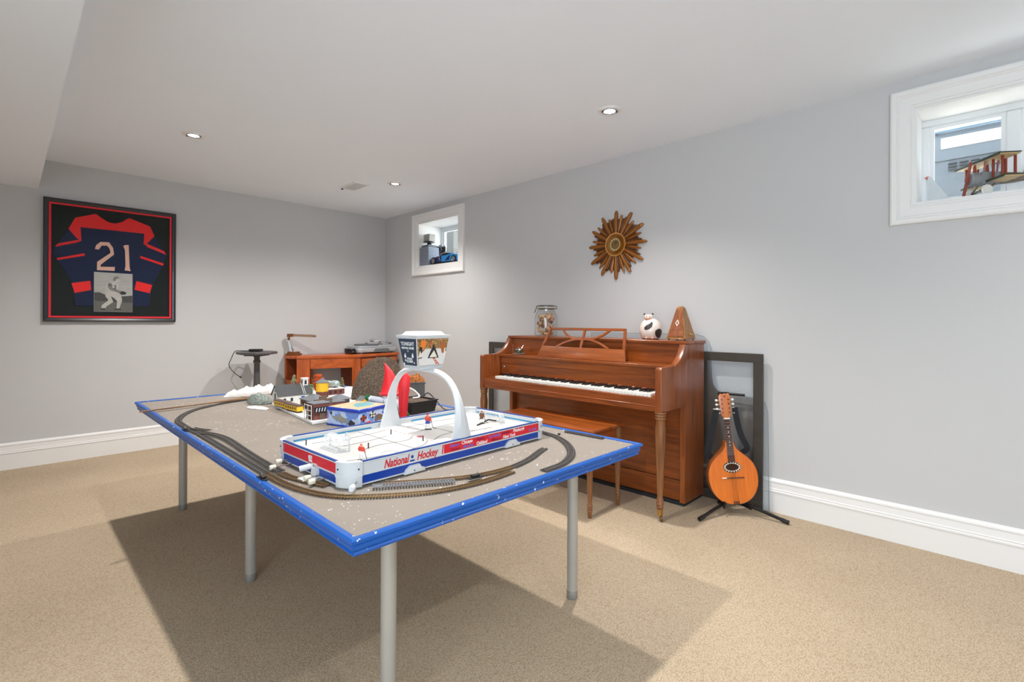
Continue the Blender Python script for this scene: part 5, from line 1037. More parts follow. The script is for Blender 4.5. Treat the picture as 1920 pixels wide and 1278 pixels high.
for e in ((2.800, 1.225, 0.012), (3.112, 0.840, 0.012), (3.155, 1.255, 0.012)):
    e = Vector(e); obj('leg', B().tube([tuple(hub), tuple(hub.lerp(e, 0.5) + Vector((0, 0, 0.003))), tuple(e)], 0.0095, 12), m_blks, st, world=True); obj('rubber_foot', B().tube([tuple(hub.lerp(e, 0.86)), tuple(e)], 0.012, 12), m_ebony, st, world=True)
obj('post', B().tube([tuple(hub), (3.135, 1.185, 0.40), (3.120, 1.205, 0.700)], 0.009, 12), m_blks, st, world=True)
obj('hub', B().lathe([(0, -0.02), (0.016, -0.02), (0.018, 0), (0.016, 0.03), (0, 0.03)], 16, mat=Matrix.Translation(hub), cap=False), m_blks, st, world=True)
uv = Vector((0.6, -0.8, 0)); wv = Vector((-0.8, -0.6, 0))
pk = Vector((3.120, 1.205, 0.706))
obj('yoke', B().tube([tuple(pk - uv*0.030 + wv*0.045), tuple(pk - uv*0.036 + wv*0.01), tuple(pk - uv*0.012), tuple(pk + uv*0.020)], 0.011, 10), m_blks, st, world=True); obj('yoke_arm', B().tube([tuple(pk + uv*0.010), tuple(pk + uv*0.10 + wv*0.05)], 0.008, 10), m_blks, st, world=True)
for s in (-1, 1): obj('cradle_arm', B().tube([tuple(hub), tuple(hub + uv*(s*0.050) + wv*0.03 + Vector((0, 0, -0.022))), tuple(hub + uv*(s*0.075) + wv*0.105 + Vector((0, 0, -0.020))), tuple(hub + uv*(s*0.075) + wv*0.112 + Vector((0, 0, 0.018)))], 0.006, 8), m_blks, st, world=True)
# strap hanging behind the mandolin
m_strap = M('strap_webbing', C(28, 30, 36), rough=0.8, var=0.1, scale=120)
sp = thing('instrument_strap', 'black webbing strap hanging behind the mandolin neck', 'strap', (3.11, 1.16, 0.3))
def ribbon(pts, w, nm='strap_band', par=sp):
    P = smooth_path([Vector((3.046, 1.109, 0)) + uv*a - wv*d_ + Vector((0, 0, z)) for a, d_, z in pts], 6); rings = []
    for i, p in enumerate(P):
        d = (P[min(i+1, len(P)-1)] - P[max(i-1, 0)]).normalized(); s = d.cross(wv).normalized()
        rings.append([tuple(p+s*w/2), tuple(p+s*w/2-wv*0.002), tuple(p-s*w/2-wv*0.002), tuple(p-s*w/2)])
    obj(nm, B().loft(rings), m_strap, par, smooth=False, world=True)
ribbon([(-0.105, 0.035, 0.615), (-0.122, 0.045, 0.52), (-0.138, 0.05, 0.42), (-0.146, 0.06, 0.36), (-0.130, 0.07, 0.325), (-0.09, 0.08, 0.315)], 0.036)
ribbon([(0.000, 0.035, 0.635), (0.020, 0.045, 0.54), (0.045, 0.05, 0.46), (0.078, 0.06, 0.40), (0.080, 0.07, 0.375), (0.045, 0.08, 0.345)], 0.034)
obj('buckle', B().tube([tuple(Vector((3.046, 1.109, 0.622)) + uv*a - wv*d_) for a, d_ in ((-0.125, 0.035), (-0.09, 0.033), (-0.075, 0.030))], 0.004, 8), m_chrome, sp, world=True)
# ================================================================== CORNER DESK AND PEDESTAL
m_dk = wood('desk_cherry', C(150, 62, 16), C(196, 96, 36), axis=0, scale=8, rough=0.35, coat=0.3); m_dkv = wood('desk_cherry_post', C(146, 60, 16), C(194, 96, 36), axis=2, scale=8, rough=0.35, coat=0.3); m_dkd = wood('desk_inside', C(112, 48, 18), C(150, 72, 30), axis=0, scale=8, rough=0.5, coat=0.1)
DZ = 0.782
dk = thing('corner_desk', 'cherry wood corner desk against the back wall', 'desk', (2.65, 5.15, 0))
def dp(nm, b_, mat=m_dk, smooth=True): return obj(nm, b_, mat, dk, smooth, world=True)
top = [(2.045, 5.372), (2.045, 5.205), (2.082, 5.120), (2.640, 4.925), (3.235, 5.025), (3.235, 5.372)]
dp('desk_top', B().prism(top, DZ-0.030, DZ, bev=0.005))
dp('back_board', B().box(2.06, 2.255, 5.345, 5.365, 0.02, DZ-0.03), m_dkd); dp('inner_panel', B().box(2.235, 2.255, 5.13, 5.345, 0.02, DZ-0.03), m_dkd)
dp('post', B().prism([(2.085, 5.128), (2.205, 5.086), (2.212, 5.106), (2.092, 5.148)], 0.0, DZ-0.03), m_dkv)
dp('end_post', B().box(2.055, 2.072, 5.335, 5.365, 0.0, DZ-0.03), m_dkv)
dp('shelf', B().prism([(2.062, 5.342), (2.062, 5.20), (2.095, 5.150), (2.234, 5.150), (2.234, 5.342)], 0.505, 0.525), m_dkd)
dp('end_panel', B().prism([(2.052, 5.345), (2.052, 5.20), (2.070, 5.20), (2.070, 5.345)], 0.02, 0.53), m_dk)
dp('end_panel_front', B().prism([(2.052, 5.20), (2.085, 5.128), (2.098, 5.136), (2.068, 5.205)], 0.02, 0.50), m_dk)
dp('apron', B().prism([(2.208, 5.084), (2.602, 4.947), (2.609, 4.967), (2.215, 5.104)], DZ-0.135, DZ-0.03)); 
dp('post', B().prism([(2.602, 4.946), (2.640, 4.936), (2.700, 4.948), (2.696, 4.972), (2.612, 4.972)], 0.0, DZ-0.03), m_dkv)
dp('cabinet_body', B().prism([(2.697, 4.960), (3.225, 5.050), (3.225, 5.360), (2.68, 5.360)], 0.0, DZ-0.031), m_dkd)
for z0, z1 in ((DZ-0.145, DZ-0.048), (DZ-0.30, DZ-0.155), (0.04, DZ-0.31)):
    d = dp('drawer', B().prism([(2.712, 4.948), (3.205, 5.032), (3.203, 5.046), (2.710, 4.962)], z0, z1, bev=0.002)); k = obj('knob', B().ball((0, 0, 0), 0.012, 2), m_brass, d); k.location = (0.0, -0.05, 0.0)
# desk lamp
m_lb = M('lamp_brown', C(122, 74, 40), rough=0.4, var=0.15, metal=0.2); m_lb2 = M('lamp_shade_tan', C(140, 112, 92), rough=0.45, var=0.08)
lp = thing('desk_lamp', 'brown desk lamp with a long flat head on the corner desk', 'lamp', (2.118, 5.290, DZ), math.radians(-45))
obj('base', B().prism(rrect(0.150, 0.10, 0.03), 0.0, 0.022, bev=0.004).prism(rrect(0.12, 0.08, 0.03), 0.022, 0.040, bev=0.006), m_lb, lp); 
for x in (-0.015, 0.015): obj('switch', B().lathe([(0, 0.040), (0.007, 0.040), (0.007, 0.046), (0, 0.047)], 12, mat=Matrix.Translation((x, -0.02, 0)), cap=False), m_ivory, lp)
obj('lower_arm', B().tube([(-0.020, 0.0, 0.035), (-0.045, 0, 0.150), (-0.052, 0, 0.165)], 0.006, 10).tube([(-0.034, 0.0, 0.035), (-0.055, 0, 0.150)], 0.004, 8), m_chrome, lp); obj('knuckle', B().tube([(-0.052, -0.012, 0.172), (-0.052, 0.012, 0.172)], 0.011, 12).tube([(-0.052, 0, 0.170), (-0.045, 0, 0.195)], 0.007, 10), m_lb, lp)
obj('head_socket', B().loft([[(-0.062, -0.020, 0.190), (-0.062, 0.020, 0.190), (-0.062, 0.020, 0.226), (-0.062, -0.020, 0.226)], [(0.0, -0.020, 0.196), (0.0, 0.020, 0.196), (0.0, 0.020, 0.226), (0.0, -0.020, 0.226)]]), m_lb, lp, smooth=False)
obj('head_shade', B().loft([[(0.0, -0.024, 0.200), (0.0, 0.024, 0.200), (0.0, 0.020, 0.222), (0.0, -0.020, 0.222)], [(0.215, -0.030, 0.192), (0.215, 0.030, 0.192), (0.215, 0.024, 0.218), (0.215, -0.024, 0.218)]]).ball((0.215, 0, 0.205), 0.028, 2, scale=(0.8, 1.0, 0.48)), m_lb2, lp)
# turntable
m_tt = M('turntable_silver', C(184, 186, 190), rough=0.35, metal=0.25, var=0.04); m_ttd = M('turntable_grey', C(120, 122, 126), rough=0.4, metal=0.3); 
tt = thing('turntable', 'silver record turntable standing on the corner desk', 'turntable', (2.945, 5.175, DZ), math.radians(8))
tt.scale = (1.22, 1.22, 1.30)
obj('plinth', B().prism(rrect(0.44, 0.26, 0.04), 0.012, 0.050, bev=0.008).prism(rrect(0.40, 0.24, 0.05), 0.050, 0.066, bev=0.006), m_tt, tt); obj('front_recess', B().prism([(-0.07, 0.012), (0.13, 0.012), (0.105, 0.042), (-0.045, 0.042)], -0.133, -0.128, 'xz'), m_ttd, tt, smooth=False)
obj('side_panel', B().box(-0.265, -0.215, -0.09, 0.03, 0.006, 0.030, bev=0.006).box(-0.272, -0.222, -0.085, 0.02, 0.030, 0.048, bev=0.006), m_blackp, tt)
for x in (-0.18, 0.18):
    for y in (-0.10, 0.10): obj('foot', B().lathe([(0, 0), (0.018, 0), (0.018, 0.012), (0, 0.012)], 14, mat=Matrix.Translation((x, y, 0)), cap=False), m_ttd, tt)
obj('platter', B().lathe([(0, 0.066), (0.108, 0.066), (0.112, 0.070), (0.110, 0.076), (0.030, 0.078), (0.010, 0.084), (0.004, 0.090), (0, 0.091)], 40, mat=Matrix.Translation((-0.045, 0.0, 0)), cap=False), M('platter_mat', C(88, 88, 92), rough=0.6), tt)
obj('tonearm_base', B().lathe([(0, 0.066), (0.024, 0.066), (0.022, 0.078), (0.010, 0.082), (0.009, 0.096), (0, 0.096)], 18, mat=Matrix.Translation((0.135, 0.03, 0)), cap=False), m_ttd, tt); obj('tonearm', B().tube([(0.06, 0.075, 0.104), (0.10, 0.05, 0.100), (0.135, 0.03, 0.100), (0.17, -0.02, 0.092), (0.165, -0.075, 0.084)], 0.004, 8), m_chrome, tt); obj('counterweight', B().tube([(0.055, 0.078, 0.105), (0.088, 0.058, 0.102)], 0.013, 12), m_chrome, tt)
obj('headshell', B().box(0.155, 0.175, -0.095, -0.068, 0.078, 0.086, bev=0.002), m_blackp, tt)
# pedestal table
m_pd = M('pedestal_charcoal', C(82, 80, 80), rough=0.5, var=0.08)
pd = thing('pedestal_table', 'charcoal pedestal side table with octagonal top by the back wall', 'side table', (1.700, 5.12, 0))
r8 = [(0.180*math.cos(math.radians(22.5+45*i)), 0.180*math.sin(math.radians(22.5+45*i))) for i in range(8)]
obj('table_top', B().prism(r8, 0.822, 0.846, bev=0.005), m_pd, pd, smooth=False); obj('support_block', B().box(-0.085, 0.085, -0.085, 0.085, 0.806, 0.822, bev=0.003, mat=Matrix.Rotation(0.785, 4, 'Z')), m_pd, pd)
obj('column', B().lathe([(0.0, 0.05), (0.06, 0.05), (0.058, 0.07), (0.034, 0.12), (0.031, 0.30), (0.029, 0.55), (0.025, 0.73), (0.026, 0.735), (0.034, 0.745), (0.034, 0.755), (0.026, 0.765), (0.025, 0.790), (0.032, 0.796), (0.032, 0.806), (0.0, 0.806)], 28, cap=False), m_pd, pd)
for k in range(4):
    a = k*PI/2 + PI/4; obj('foot', B().loft([[(0.03*math.cos(a)-0.018*math.sin(a)*s1, 0.03*math.sin(a)+0.018*math.cos(a)*s1, z) for s1, z in ((-1, 0.05), (1, 0.05), (1, 0.10), (-1, 0.10))], [(0.17*math.cos(a)-0.015*math.sin(a)*s1, 0.17*math.sin(a)+0.015*math.cos(a)*s1, z) for s1, z in ((-1, 0.0), (1, 0.0), (1, 0.025), (-1, 0.025))]]), m_pd, pd, smooth=False)
md_ = thing('router_box', 'small flat black box on the charcoal pedestal table', 'box', (1.690, 5.12, 0.8465), math.radians(-45)); obj('case', B().prism(rrect(0.105, 0.08, 0.008), 0.001, 0.024, bev=0.003), m_blackp, md_); obj('top_panel', B().prism(rrect(0.085, 0.062, 0.006), 0.024, 0.0255), M('black_gloss', C(16, 16, 18), rough=0.15), md_)
o = obj('power_cord', B().tube(smooth_path([(1.655, 5.165, 0.853), (1.60, 5.215, 0.852), (1.555, 5.250, 0.851), (1.535, 5.262, 0.826), (1.515, 5.265, 0.775), (1.500, 5.27, 0.73), (1.508, 5.27, 0.69), (1.545, 5.265, 0.640), (1.590, 5.26, 0.600)], 8), 0.0035, 8).tube([(1.590, 5.26, 0.600), (1.603, 5.258, 0.590)], 0.007, 8), m_blackp); tag(o, 'thin black power cord dangling from the pedestal table', 'cord')
# ================================================================== FRAMED JERSEY
J = {}
J['navy']=[(0.522, 2.023), (0.603, 1.972), (0.648, 1.967), (0.694, 1.986), (0.744, 2.024), (0.892, 1.977), (0.925, 1.896), (1.014, 1.739), (0.989, 1.635), (0.914, 1.459), (0.886, 1.267), (0.77, 1.268), (0.511, 1.261), (0.394, 1.259), (0.373, 1.446), (0.312, 1.578), (0.256, 1.671), (0.271, 1.728), (0.351, 1.882), (0.392, 1.975)]
J['yoke']=[(0.522, 2.03), (0.559, 2.001), (0.603, 1.972), (0.648, 1.967), (0.694, 1.986), (0.721, 2.011), (0.744, 2.029), (0.892, 1.977), (0.925, 1.896), (0.874, 1.825), (0.846, 1.81), (0.851, 1.907), (0.656, 1.907), (0.425, 1.906), (0.431, 1.796), (0.403, 1.811), (0.351, 1.882), (0.392, 1.978)]
J['s1']=[(0.271, 1.728), (0.288, 1.755), (0.431, 1.807), (0.431, 1.794), (0.403, 1.777)]
J['s2']=[(0.846, 1.822), (0.884, 1.816), (0.996, 1.768), (1.014, 1.737), (0.876, 1.79)]
J['s3']=[(0.281, 1.637), (0.451, 1.694), (0.452, 1.674), (0.287, 1.623)]
J['s4']=[(0.822, 1.71), (0.994, 1.656), (0.991, 1.636), (0.824, 1.689)]
J['c1']=[(0.371, 1.443), (0.488, 1.469), (0.494, 1.393), (0.391, 1.363)]
J['c2']=[(0.797, 1.486), (0.91, 1.458), (0.892, 1.383), (0.783, 1.41)]
J['two']=[(0.516, 1.736), (0.525, 1.77), (0.552, 1.799), (0.608, 1.802), (0.635, 1.759), (0.642, 1.702), (0.554, 1.608), (0.553, 1.591), (0.648, 1.597), (0.646, 1.563), (0.53, 1.561), (0.531, 1.63), (0.619, 1.714), (0.611, 1.751), (0.596, 1.772), (0.56, 1.769), (0.542, 1.734)]
J['one']=[(0.704, 1.781), (0.717, 1.792), (0.741, 1.795), (0.745, 1.693), (0.749, 1.596), (0.756, 1.569), (0.714, 1.573), (0.72, 1.613), (0.716, 1.748)]
jf = thing('framed_jersey', 'black-framed navy and red football jersey number 21 with a photograph', 'framed jersey', (0.643, YW, 1.128))
fx0, fx1, fz0, fz1 = 0.202, 1.084, 1.130, 2.115
m_fblk = M('frame_black_satin', C(34, 36, 42), rough=0.3, var=0.08, coat=0.3); m_mred = M('mat_red', C(240, 34, 52), rough=0.7, var=0.03); m_mgr = M('mat_black_green', C(6, 20, 17), rough=0.85, var=0.15, scale=80, bump=0.2)
m_jn = M('jersey_navy', C(14, 30, 66), rough=0.85, var=0.12, scale=60, bump=0.5, bscale=250); m_jr = M('jersey_red', C(242, 40, 40), rough=0.85, var=0.10, scale=60, bump=0.5, bscale=250); m_jc = M('jersey_cream', C(232, 186, 168), rough=0.9, var=0.06, scale=60, bump=0.4, bscale=200)
def jp(nm, b_, mat, smooth=False, label=None): return obj(nm, b_, mat, jf, smooth, label, world=True)
fp = [(0, 0), (0, 0.020), (-0.006, 0.026), (-0.018, 0.030), (-0.026, 0.034), (-0.032, 0.030), (-0.032, 0)]
cc = [(fx0+0.032, fz0+0.032), (fx1-0.032, fz0+0.032), (fx1-0.032, fz1-0.032), (fx0+0.032, fz1-0.032)]
for i in range(4):
    def ring(p, sx, sz): return [(p[0]-sx*s, YW-0.001-h, p[1]-sz*s) for s, h in fp]
    sg = [(-1, -1), (1, -1), (1, 1), (-1, 1)]
    jp('frame_rail', B().loft([ring(cc[i], *sg[i]), ring(cc[(i+1) % 4], *sg[(i+1) % 4])]), m_fblk)
jp('backing', B().box(fx0+0.03, fx1-0.03, YW-0.008, YW-0.002, fz0+0.03, fz1-0.03), m_mgr)
rx0, rx1, rz0, rz1 = fx0+0.032, fx1-0.032, fz0+0.032, fz1-0.032
for bb in ((rx0, rx1, rz0, rz0+0.014), (rx0, rx1, rz1-0.014, rz1), (rx0, rx0+0.014, rz0+0.014, rz1-0.014), (rx1-0.014, rx1, rz0+0.014, rz1-0.014)): jp('red_mat', B().box(bb[0], bb[1], YW-0.0195, YW-0.0165, bb[2], bb[3]), m_mred)
jp('jersey_body', B().prism(J['navy'], YW-0.013, YW-0.008, 'xz', bev=0.002), m_jn); jp('jersey_yoke', B().prism(J['yoke'], YW-0.0145, YW-0.0128, 'xz'), m_jr)
for k in ('s1', 's2', 's3', 's4'): jp('sleeve_stripe', B().prism(J[k], YW-0.0145, YW-0.0128, 'xz'), m_jr)
for k in ('c1', 'c2'): jp('sleeve_band', B().prism(J[k], YW-0.0145, YW-0.0128, 'xz'), m_jr)
jp('numeral', B().prism(J['two'], YW-0.0150, YW-0.0128, 'xz'), m_jc, label='cream cloth numeral 2'); jp('numeral', B().prism(J['one'], YW-0.0150, YW-0.0128, 'xz'), m_jc, label='cream cloth numeral 1')
# black and white photograph of a football player
g1 = M('photo_sky', C(176, 174, 170), rough=0.4, var=0.25, scale=9, stretch=(1, 1, 5)); g2 = M('photo_trees', C(70, 68, 66), rough=0.4, var=0.5, scale=90); g3 = M('photo_field', C(100, 98, 94), rough=0.4, var=0.35, scale=110); g4 = M('photo_figure', C(190, 186, 180), rough=0.4, var=0.22, scale=40); g5 = M('photo_dark', C(44, 42, 42), rough=0.4); g6 = M('photo_mid', C(128, 124, 120), rough=0.4, var=0.2, scale=40)
ph = jp('photograph', B().box(0.511, 0.769, YW-0.0165, YW-0.0130, 1.212, 1.545), g1, label='black and white photograph of a football player carrying the ball')
def pd_(nm, poly, mat, k): o = obj(nm, B().prism(poly, YW-0.0165-0.0003*k, YW-0.0160, 'xz'), mat, None, False); o.parent = ph; o.matrix_parent_inverse = root_matrix(ph).inverted(); return o
pd_('print_trees', [(0.512, 1.375), (0.547, 1.377), (0.583, 1.359), (0.666, 1.344), (0.768, 1.357), (0.768, 1.294), (0.513, 1.305)], g2, 1); pd_('print_field', [(0.513, 1.306), (0.768, 1.295), (0.768, 1.213), (0.512, 1.213)], g3, 1)
pd_('print_leg', [(0.590, 1.395), (0.665, 1.385), (0.692, 1.345), (0.698, 1.312), (0.680, 1.246), (0.688, 1.236), (0.648, 1.236), (0.660, 1.246), (0.664, 1.306), (0.640, 1.335), (0.622, 1.345), (0.630, 1.322), (0.638, 1.298), (0.592, 1.258), (0.583, 1.236), (0.558, 1.236), (0.562, 1.268), (0.606, 1.312), (0.585, 1.345)], g4, 3)
pd_('print_torso', [(0.590, 1.398), (0.664, 1.390), (0.676, 1.432), (0.668, 1.462), (0.640, 1.472), (0.612, 1.470), (0.592, 1.448), (0.582, 1.420)], g4, 4); pd_('print_arm', [(0.606, 1.462), (0.626, 1.458), (0.632, 1.418), (0.690, 1.392), (0.700, 1.380), (0.690, 1.370), (0.664, 1.380), (0.612, 1.402), (0.600, 1.428)], g6, 5)
pd_('print_sleeve_ring', [(0.603, 1.445), (0.630, 1.440), (0.631, 1.435), (0.603, 1.439)], g5, 6); pd_('print_number', [(0.642, 1.440), (0.656, 1.440), (0.656, 1.418), (0.646, 1.414), (0.658, 1.412), (0.658, 1.408), (0.640, 1.408), (0.640, 1.414), (0.650, 1.422), (0.650, 1.434), (0.642, 1.434)], g5, 6)
pd_('print_head', [(0.648, 1.470), (0.670, 1.464), (0.680, 1.480), (0.678, 1.500), (0.660, 1.505), (0.644, 1.490)], g4, 5); pd_('print_helmet', [(0.634, 1.484), (0.640, 1.508), (0.656, 1.519), (0.672, 1.513), (0.680, 1.498), (0.662, 1.497), (0.654, 1.480), (0.642, 1.474)], g6, 6)
pd_('print_ball', blob(0.704, 1.376, 0.021, 12, 0.75), g5, 6); pd_('print_shoe', [(0.556, 1.242), (0.584, 1.244), (0.586, 1.230), (0.556, 1.230)], g5, 5); pd_('print_shoe', [(0.646, 1.242), (0.686, 1.244), (0.692, 1.232), (0.646, 1.230)], g5, 5)
jp('glass', B().box(rx0-0.002, rx1+0.002, YW-0.0225, YW-0.0205, rz0-0.002, rz1+0.002), glass('picture_glass', (0.985, 0.99, 0.99, 1), 0.015, 0.015))

# ================================================================== SUNBURST CLOCK
m_gold = M('gilt_wood', C(150, 92, 30), rough=0.38, metal=0.35, var=0.3, scale=40); m_gold2 = M('gilt_dark', C(98, 54, 18), rough=0.45, metal=0.25, var=0.3, scale=40); m_face = M('clock_face', C(206, 190, 150), rough=0.4, var=0.06); m_gold3 = M('gilt_bright', C(214, 160, 84), rough=0.3, metal=0.5, var=0.2, scale=60)
ck_ = thing('sunburst_clock', 'gilded wooden sunburst wall clock above the piano', 'clock', (XW, 2.085, 1.738), rot=(0, 0, 0))
# local frame: a = towards -y (image right), b = up; out of the wall = -x
def CP(r, a, d): return (-d, -r*math.sin(a), r*math.cos(a))     # a clockwise from 12 seen from the room
obj('back_disc', B().lathe([(0, 0.002), (0.13, 0.002), (0.12, 0.016), (0, 0.018)], 36, mat=Matrix.Rotation(-PI/2, 4, 'Y'), cap=False), m_gold2, ck_)
rd = random.Random(5); NR = 60
for i in range(NR):
    a = 2*PI*i/NR; lvl = i % 5
    L = (0.262, 0.196, 0.226, 0.200, 0.220)[lvl] + rd.uniform(-0.012, 0.008); w = (0.0135, 0.0085, 0.0095, 0.0085, 0.0100)[lvl]; d = (0.020, 0.010, 0.014, 0.010, 0.017)[lvl]
    def R4(r, hw, dd, lift): 
        o_ = hw/max(r, 1e-3); return [CP(r, a-o_, dd), CP(r, a, dd+lift), CP(r, a+o_, dd), CP(r, a+o_*0.9, 0.003), CP(r, a-o_*0.9, 0.003)]
    obj('ray', B().loft([R4(0.070, w*0.55, d, 0.004), R4(L*0.72, w, d, 0.005), R4(L*0.90, w*0.95, d, 0.005), R4(L*0.985, w*0.45, d*0.8, 0.002)]), (m_gold, m_gold2, m_gold, m_gold2, m_gold2)[lvl], ck_, smooth=False)
obj('centre_dish', B().lathe([(0.0, 0.016), (0.060, 0.018), (0.078, 0.026), (0.084, 0.028), (0.084, 0.018), (0.07, 0.014)], 40, mat=Matrix.Rotation(-PI/2, 4, 'Y'), cap=False), m_gold, ck_)
for i in range(44): obj('bead', B().ball(CP(0.086, 2*PI*i/44, 0.026), 0.0058, 1), m_gold3, ck_)
obj('bezel', B().lathe([(0.046, 0.020), (0.050, 0.036), (0.055, 0.037), (0.058, 0.022)], 36, mat=Matrix.Rotation(-PI/2, 4, 'Y'), cap=False), m_brass, ck_); obj('dial', B().lathe([(0, 0.026), (0.050, 0.026), (0.050, 0.024), (0, 0.024)], 36, mat=Matrix.Rotation(-PI/2, 4, 'Y'), cap=False), m_face, ck_); obj('dial_centre', B().lathe([(0, 0.0272), (0.036, 0.0272), (0.036, 0.026), (0, 0.026)], 36, mat=Matrix.Rotation(-PI/2, 4, 'Y'), cap=False), M('dial_bronze', C(140, 112, 60), rough=0.35, metal=0.5, var=0.2), ck_)
for i in range(12): a = 2*PI*i/12; obj('hour_mark', B().loft([[CP(0.038, a-0.03, 0.0278), CP(0.038, a+0.03, 0.0278), CP(0.038, a+0.03, 0.026), CP(0.038, a-0.03, 0.026)], [CP(0.046, a-0.03, 0.0278), CP(0.046, a+0.03, 0.0278), CP(0.046, a+0.03, 0.026), CP(0.046, a-0.03, 0.026)]]), m_gold2, ck_, smooth=False)
for a, r, w in ((math.radians(18), 0.026, 0.06), (math.radians(50), 0.038, 0.035)): obj('hand', B().loft([[CP(0.004, a-w*4, 0.0295), CP(0.004, a+w*4, 0.0295), CP(0.004, a+w*4, 0.0285), CP(0.004, a-w*4, 0.0285)], [CP(r, a-w*0.6, 0.0295), CP(r, a+w*0.6, 0.0295), CP(r, a+w*0.6, 0.0285), CP(r, a-w*0.6, 0.0285)]]), m_ebony, ck_, smooth=False)
obj('dial_glass', B().lathe([(0, 0.036), (0.03, 0.0355), (0.0505, 0.0335)], 36, mat=Matrix.Rotation(-PI/2, 4, 'Y'), cap=False), glass('clock_glass', (0.97, 0.97, 0.96, 1), 0.02, 0.07), ck_)

# ================================================================== THINGS ON THE WINDOW SILLS
SZ = 1.757 + 0.0122
# blue sports car model (small window)
m_cb = M('car_blue', C(30, 140, 214), rough=0.2, var=0.06, coat=0.6); m_cn = M('car_navy', C(16, 34, 92), rough=0.2, coat=0.6); m_cg = M('car_glass', C(26, 30, 38), rough=0.1); m_tyre = M('tyre_black', C(22, 22, 24), rough=0.7); m_rim = M('wheel_rim', C(190, 194, 200), rough=0.25, metal=0.8)
car = thing('model_car', 'bright blue model sports car on the small window sill', 'model car', (3.385, 4.270, SZ), math.radians(-86))
body = [(-0.235, 0.022), (-0.243, 0.045), (-0.225, 0.066), (-0.16, 0.080), (-0.09, 0.088), (-0.04, 0.112), (0.03, 0.122), (0.10, 0.112), (0.17, 0.092), (0.225, 0.085), (0.240, 0.060), (0.236, 0.022)]
# local x = along the car (front at -x after rotation faces left), y = width
obj('body', B().prism([(x, z) for x, z in body if x > -0.06] + [(-0.06, 0.022)] if False else [(-0.045, 0.022), (-0.045, 0.106), (0.03, 0.118), (0.10, 0.110), (0.17, 0.092), (0.225, 0.085), (0.240, 0.060), (0.236, 0.022)], -0.088, 0.088, 'xz', bev=0.008), m_cb, car); obj('nose', B().prism([(-0.235, 0.022), (-0.243, 0.045), (-0.225, 0.064), (-0.16, 0.078), (-0.09, 0.088), (-0.0455, 0.104), (-0.0455, 0.022)], -0.088, 0.088, 'xz', bev=0.008), m_cn, car)
for s in (-1, 1):
    obj('side_window', B().prism([(-0.06, 0.090), (-0.01, 0.110), (0.05, 0.113), (0.10, 0.100), (0.04, 0.088)], s*0.0885, s*0.0895, 'xz'), m_cg, car, smooth=False); obj('side_arc', B().tube(smooth_path([(-0.06, s*0.0895, 0.040), (-0.075, s*0.0895, 0.070), (-0.045, s*0.0895, 0.100), (0.03, s*0.0895, 0.119), (0.10, s*0.0885, 0.110)], 6), 0.003, 6), m_rim, car)
    obj('side_intake', B().prism([(0.015, 0.030), (0.085, 0.035), (0.10, 0.090), (0.06, 0.070)], s*0.0885, s*0.0893, 'xz'), m_cn, car, smooth=False)
    for x in (-0.165, 0.155):
        w = obj('tyre', B().lathe([(0.026, -0.014), (0.038, -0.014), (0.040, -0.010), (0.040, 0.010), (0.038, 0.014), (0.026, 0.014)], 24, mat=Matrix.Translation((x, s*0.083, 0.0402)) @ Matrix.Rotation(PI/2, 4, 'X'), cap=False), m_tyre, car)
        rb = B()
        for k in range(5): rb.box(-0.004, 0.004, 0.0, 0.026, -0.004, 0.004, mat=Matrix.Translation((x, s*0.091, 0.0402)) @ Matrix.Rotation(k*2*PI/5, 4, 'Y') @ Matrix.Rotation(PI/2, 4, 'X'))
        rb.tube([(x+0.026*math.cos(k*PI/10), s*0.094, 0.0402+0.026*math.sin(k*PI/10)) for k in range(20)], 0.003, 6, close=True)
        obj('wheel_rim', rb, m_rim, car)
obj('rear_wing', B().box(0.175, 0.235, -0.080, 0.080, 0.102, 0.107, bev=0.002).box(0.20, 0.208, -0.05, -0.045, 0.085, 0.103).box(0.20, 0.208, 0.045, 0.05, 0.085, 0.103), m_cn, car); obj('floor_pan', B().box(-0.225, 0.225, -0.080, 0.080, 0.014, 0.0225), m_dark, car, smooth=False)
for s in (-1, 1): obj('headlight', B().box(-0.243, -0.225, s*0.060-0.018, s*0.060+0.018, 0.050, 0.060, bev=0.002), m_rim, car)
# storage cube with striped top item, camera
m_sv = M('brick_grey_light', C(150, 158, 172), rough=0.4, var=0.05); m_sd = M('brick_grey_dark', C(92, 98, 122), rough=0.4, var=0.05)
bxx = thing('grey_block_tower', 'grey ribbed block standing behind the blue model car', 'block', (3.358, 4.610, SZ)); 
obj('core', B().box(-0.070, 0.070, -0.080, 0.080, 0.0, 0.208), m_sd, bxx, smooth=False)
for k in range(13): obj('rib', B().box(-0.074, 0.074, -0.084, 0.084, 0.003+k*0.016, 0.013+k*0.016, bev=0.001), m_sv, bxx)
pr_ = thing('display_reel', 'black and cream display reel on top of the grey block', 'reel', (3.358, 4.610, SZ+0.2085))
obj('base', B().loft([sq(0.064, 0.070, 0), sq(0.052, 0.058, 0.030)]), m_rgrey, pr_, smooth=False); obj('spindle', B().lathe([(0, 0.030), (0.010, 0.030), (0.010, 0.16), (0, 0.16)], 12, cap=False), m_ebony, pr_); obj('disc', B().lathe([(0, 0.060), (0.066, 0.060), (0.066, 0.070), (0, 0.070)], 28, cap=False), m_ebony, pr_); m_card = M('reel_cream', C(170, 168, 162), rough=0.6, var=0.2, scale=20, stretch=(6, 6, 0.3))
for k in range(8): obj('card', B().box(-0.040, -0.012 if k in (3, 4) else 0.040, -0.056+k*0.014, -0.046+k*0.014, 0.0715, 0.152, bev=0.001), m_card, pr_)
obj('neck', B().lathe([(0.012, 0.031), (0.03, 0.034), (0.02, 0.059), (0.012, 0.0595)], 20, cap=False), m_silver, pr_)
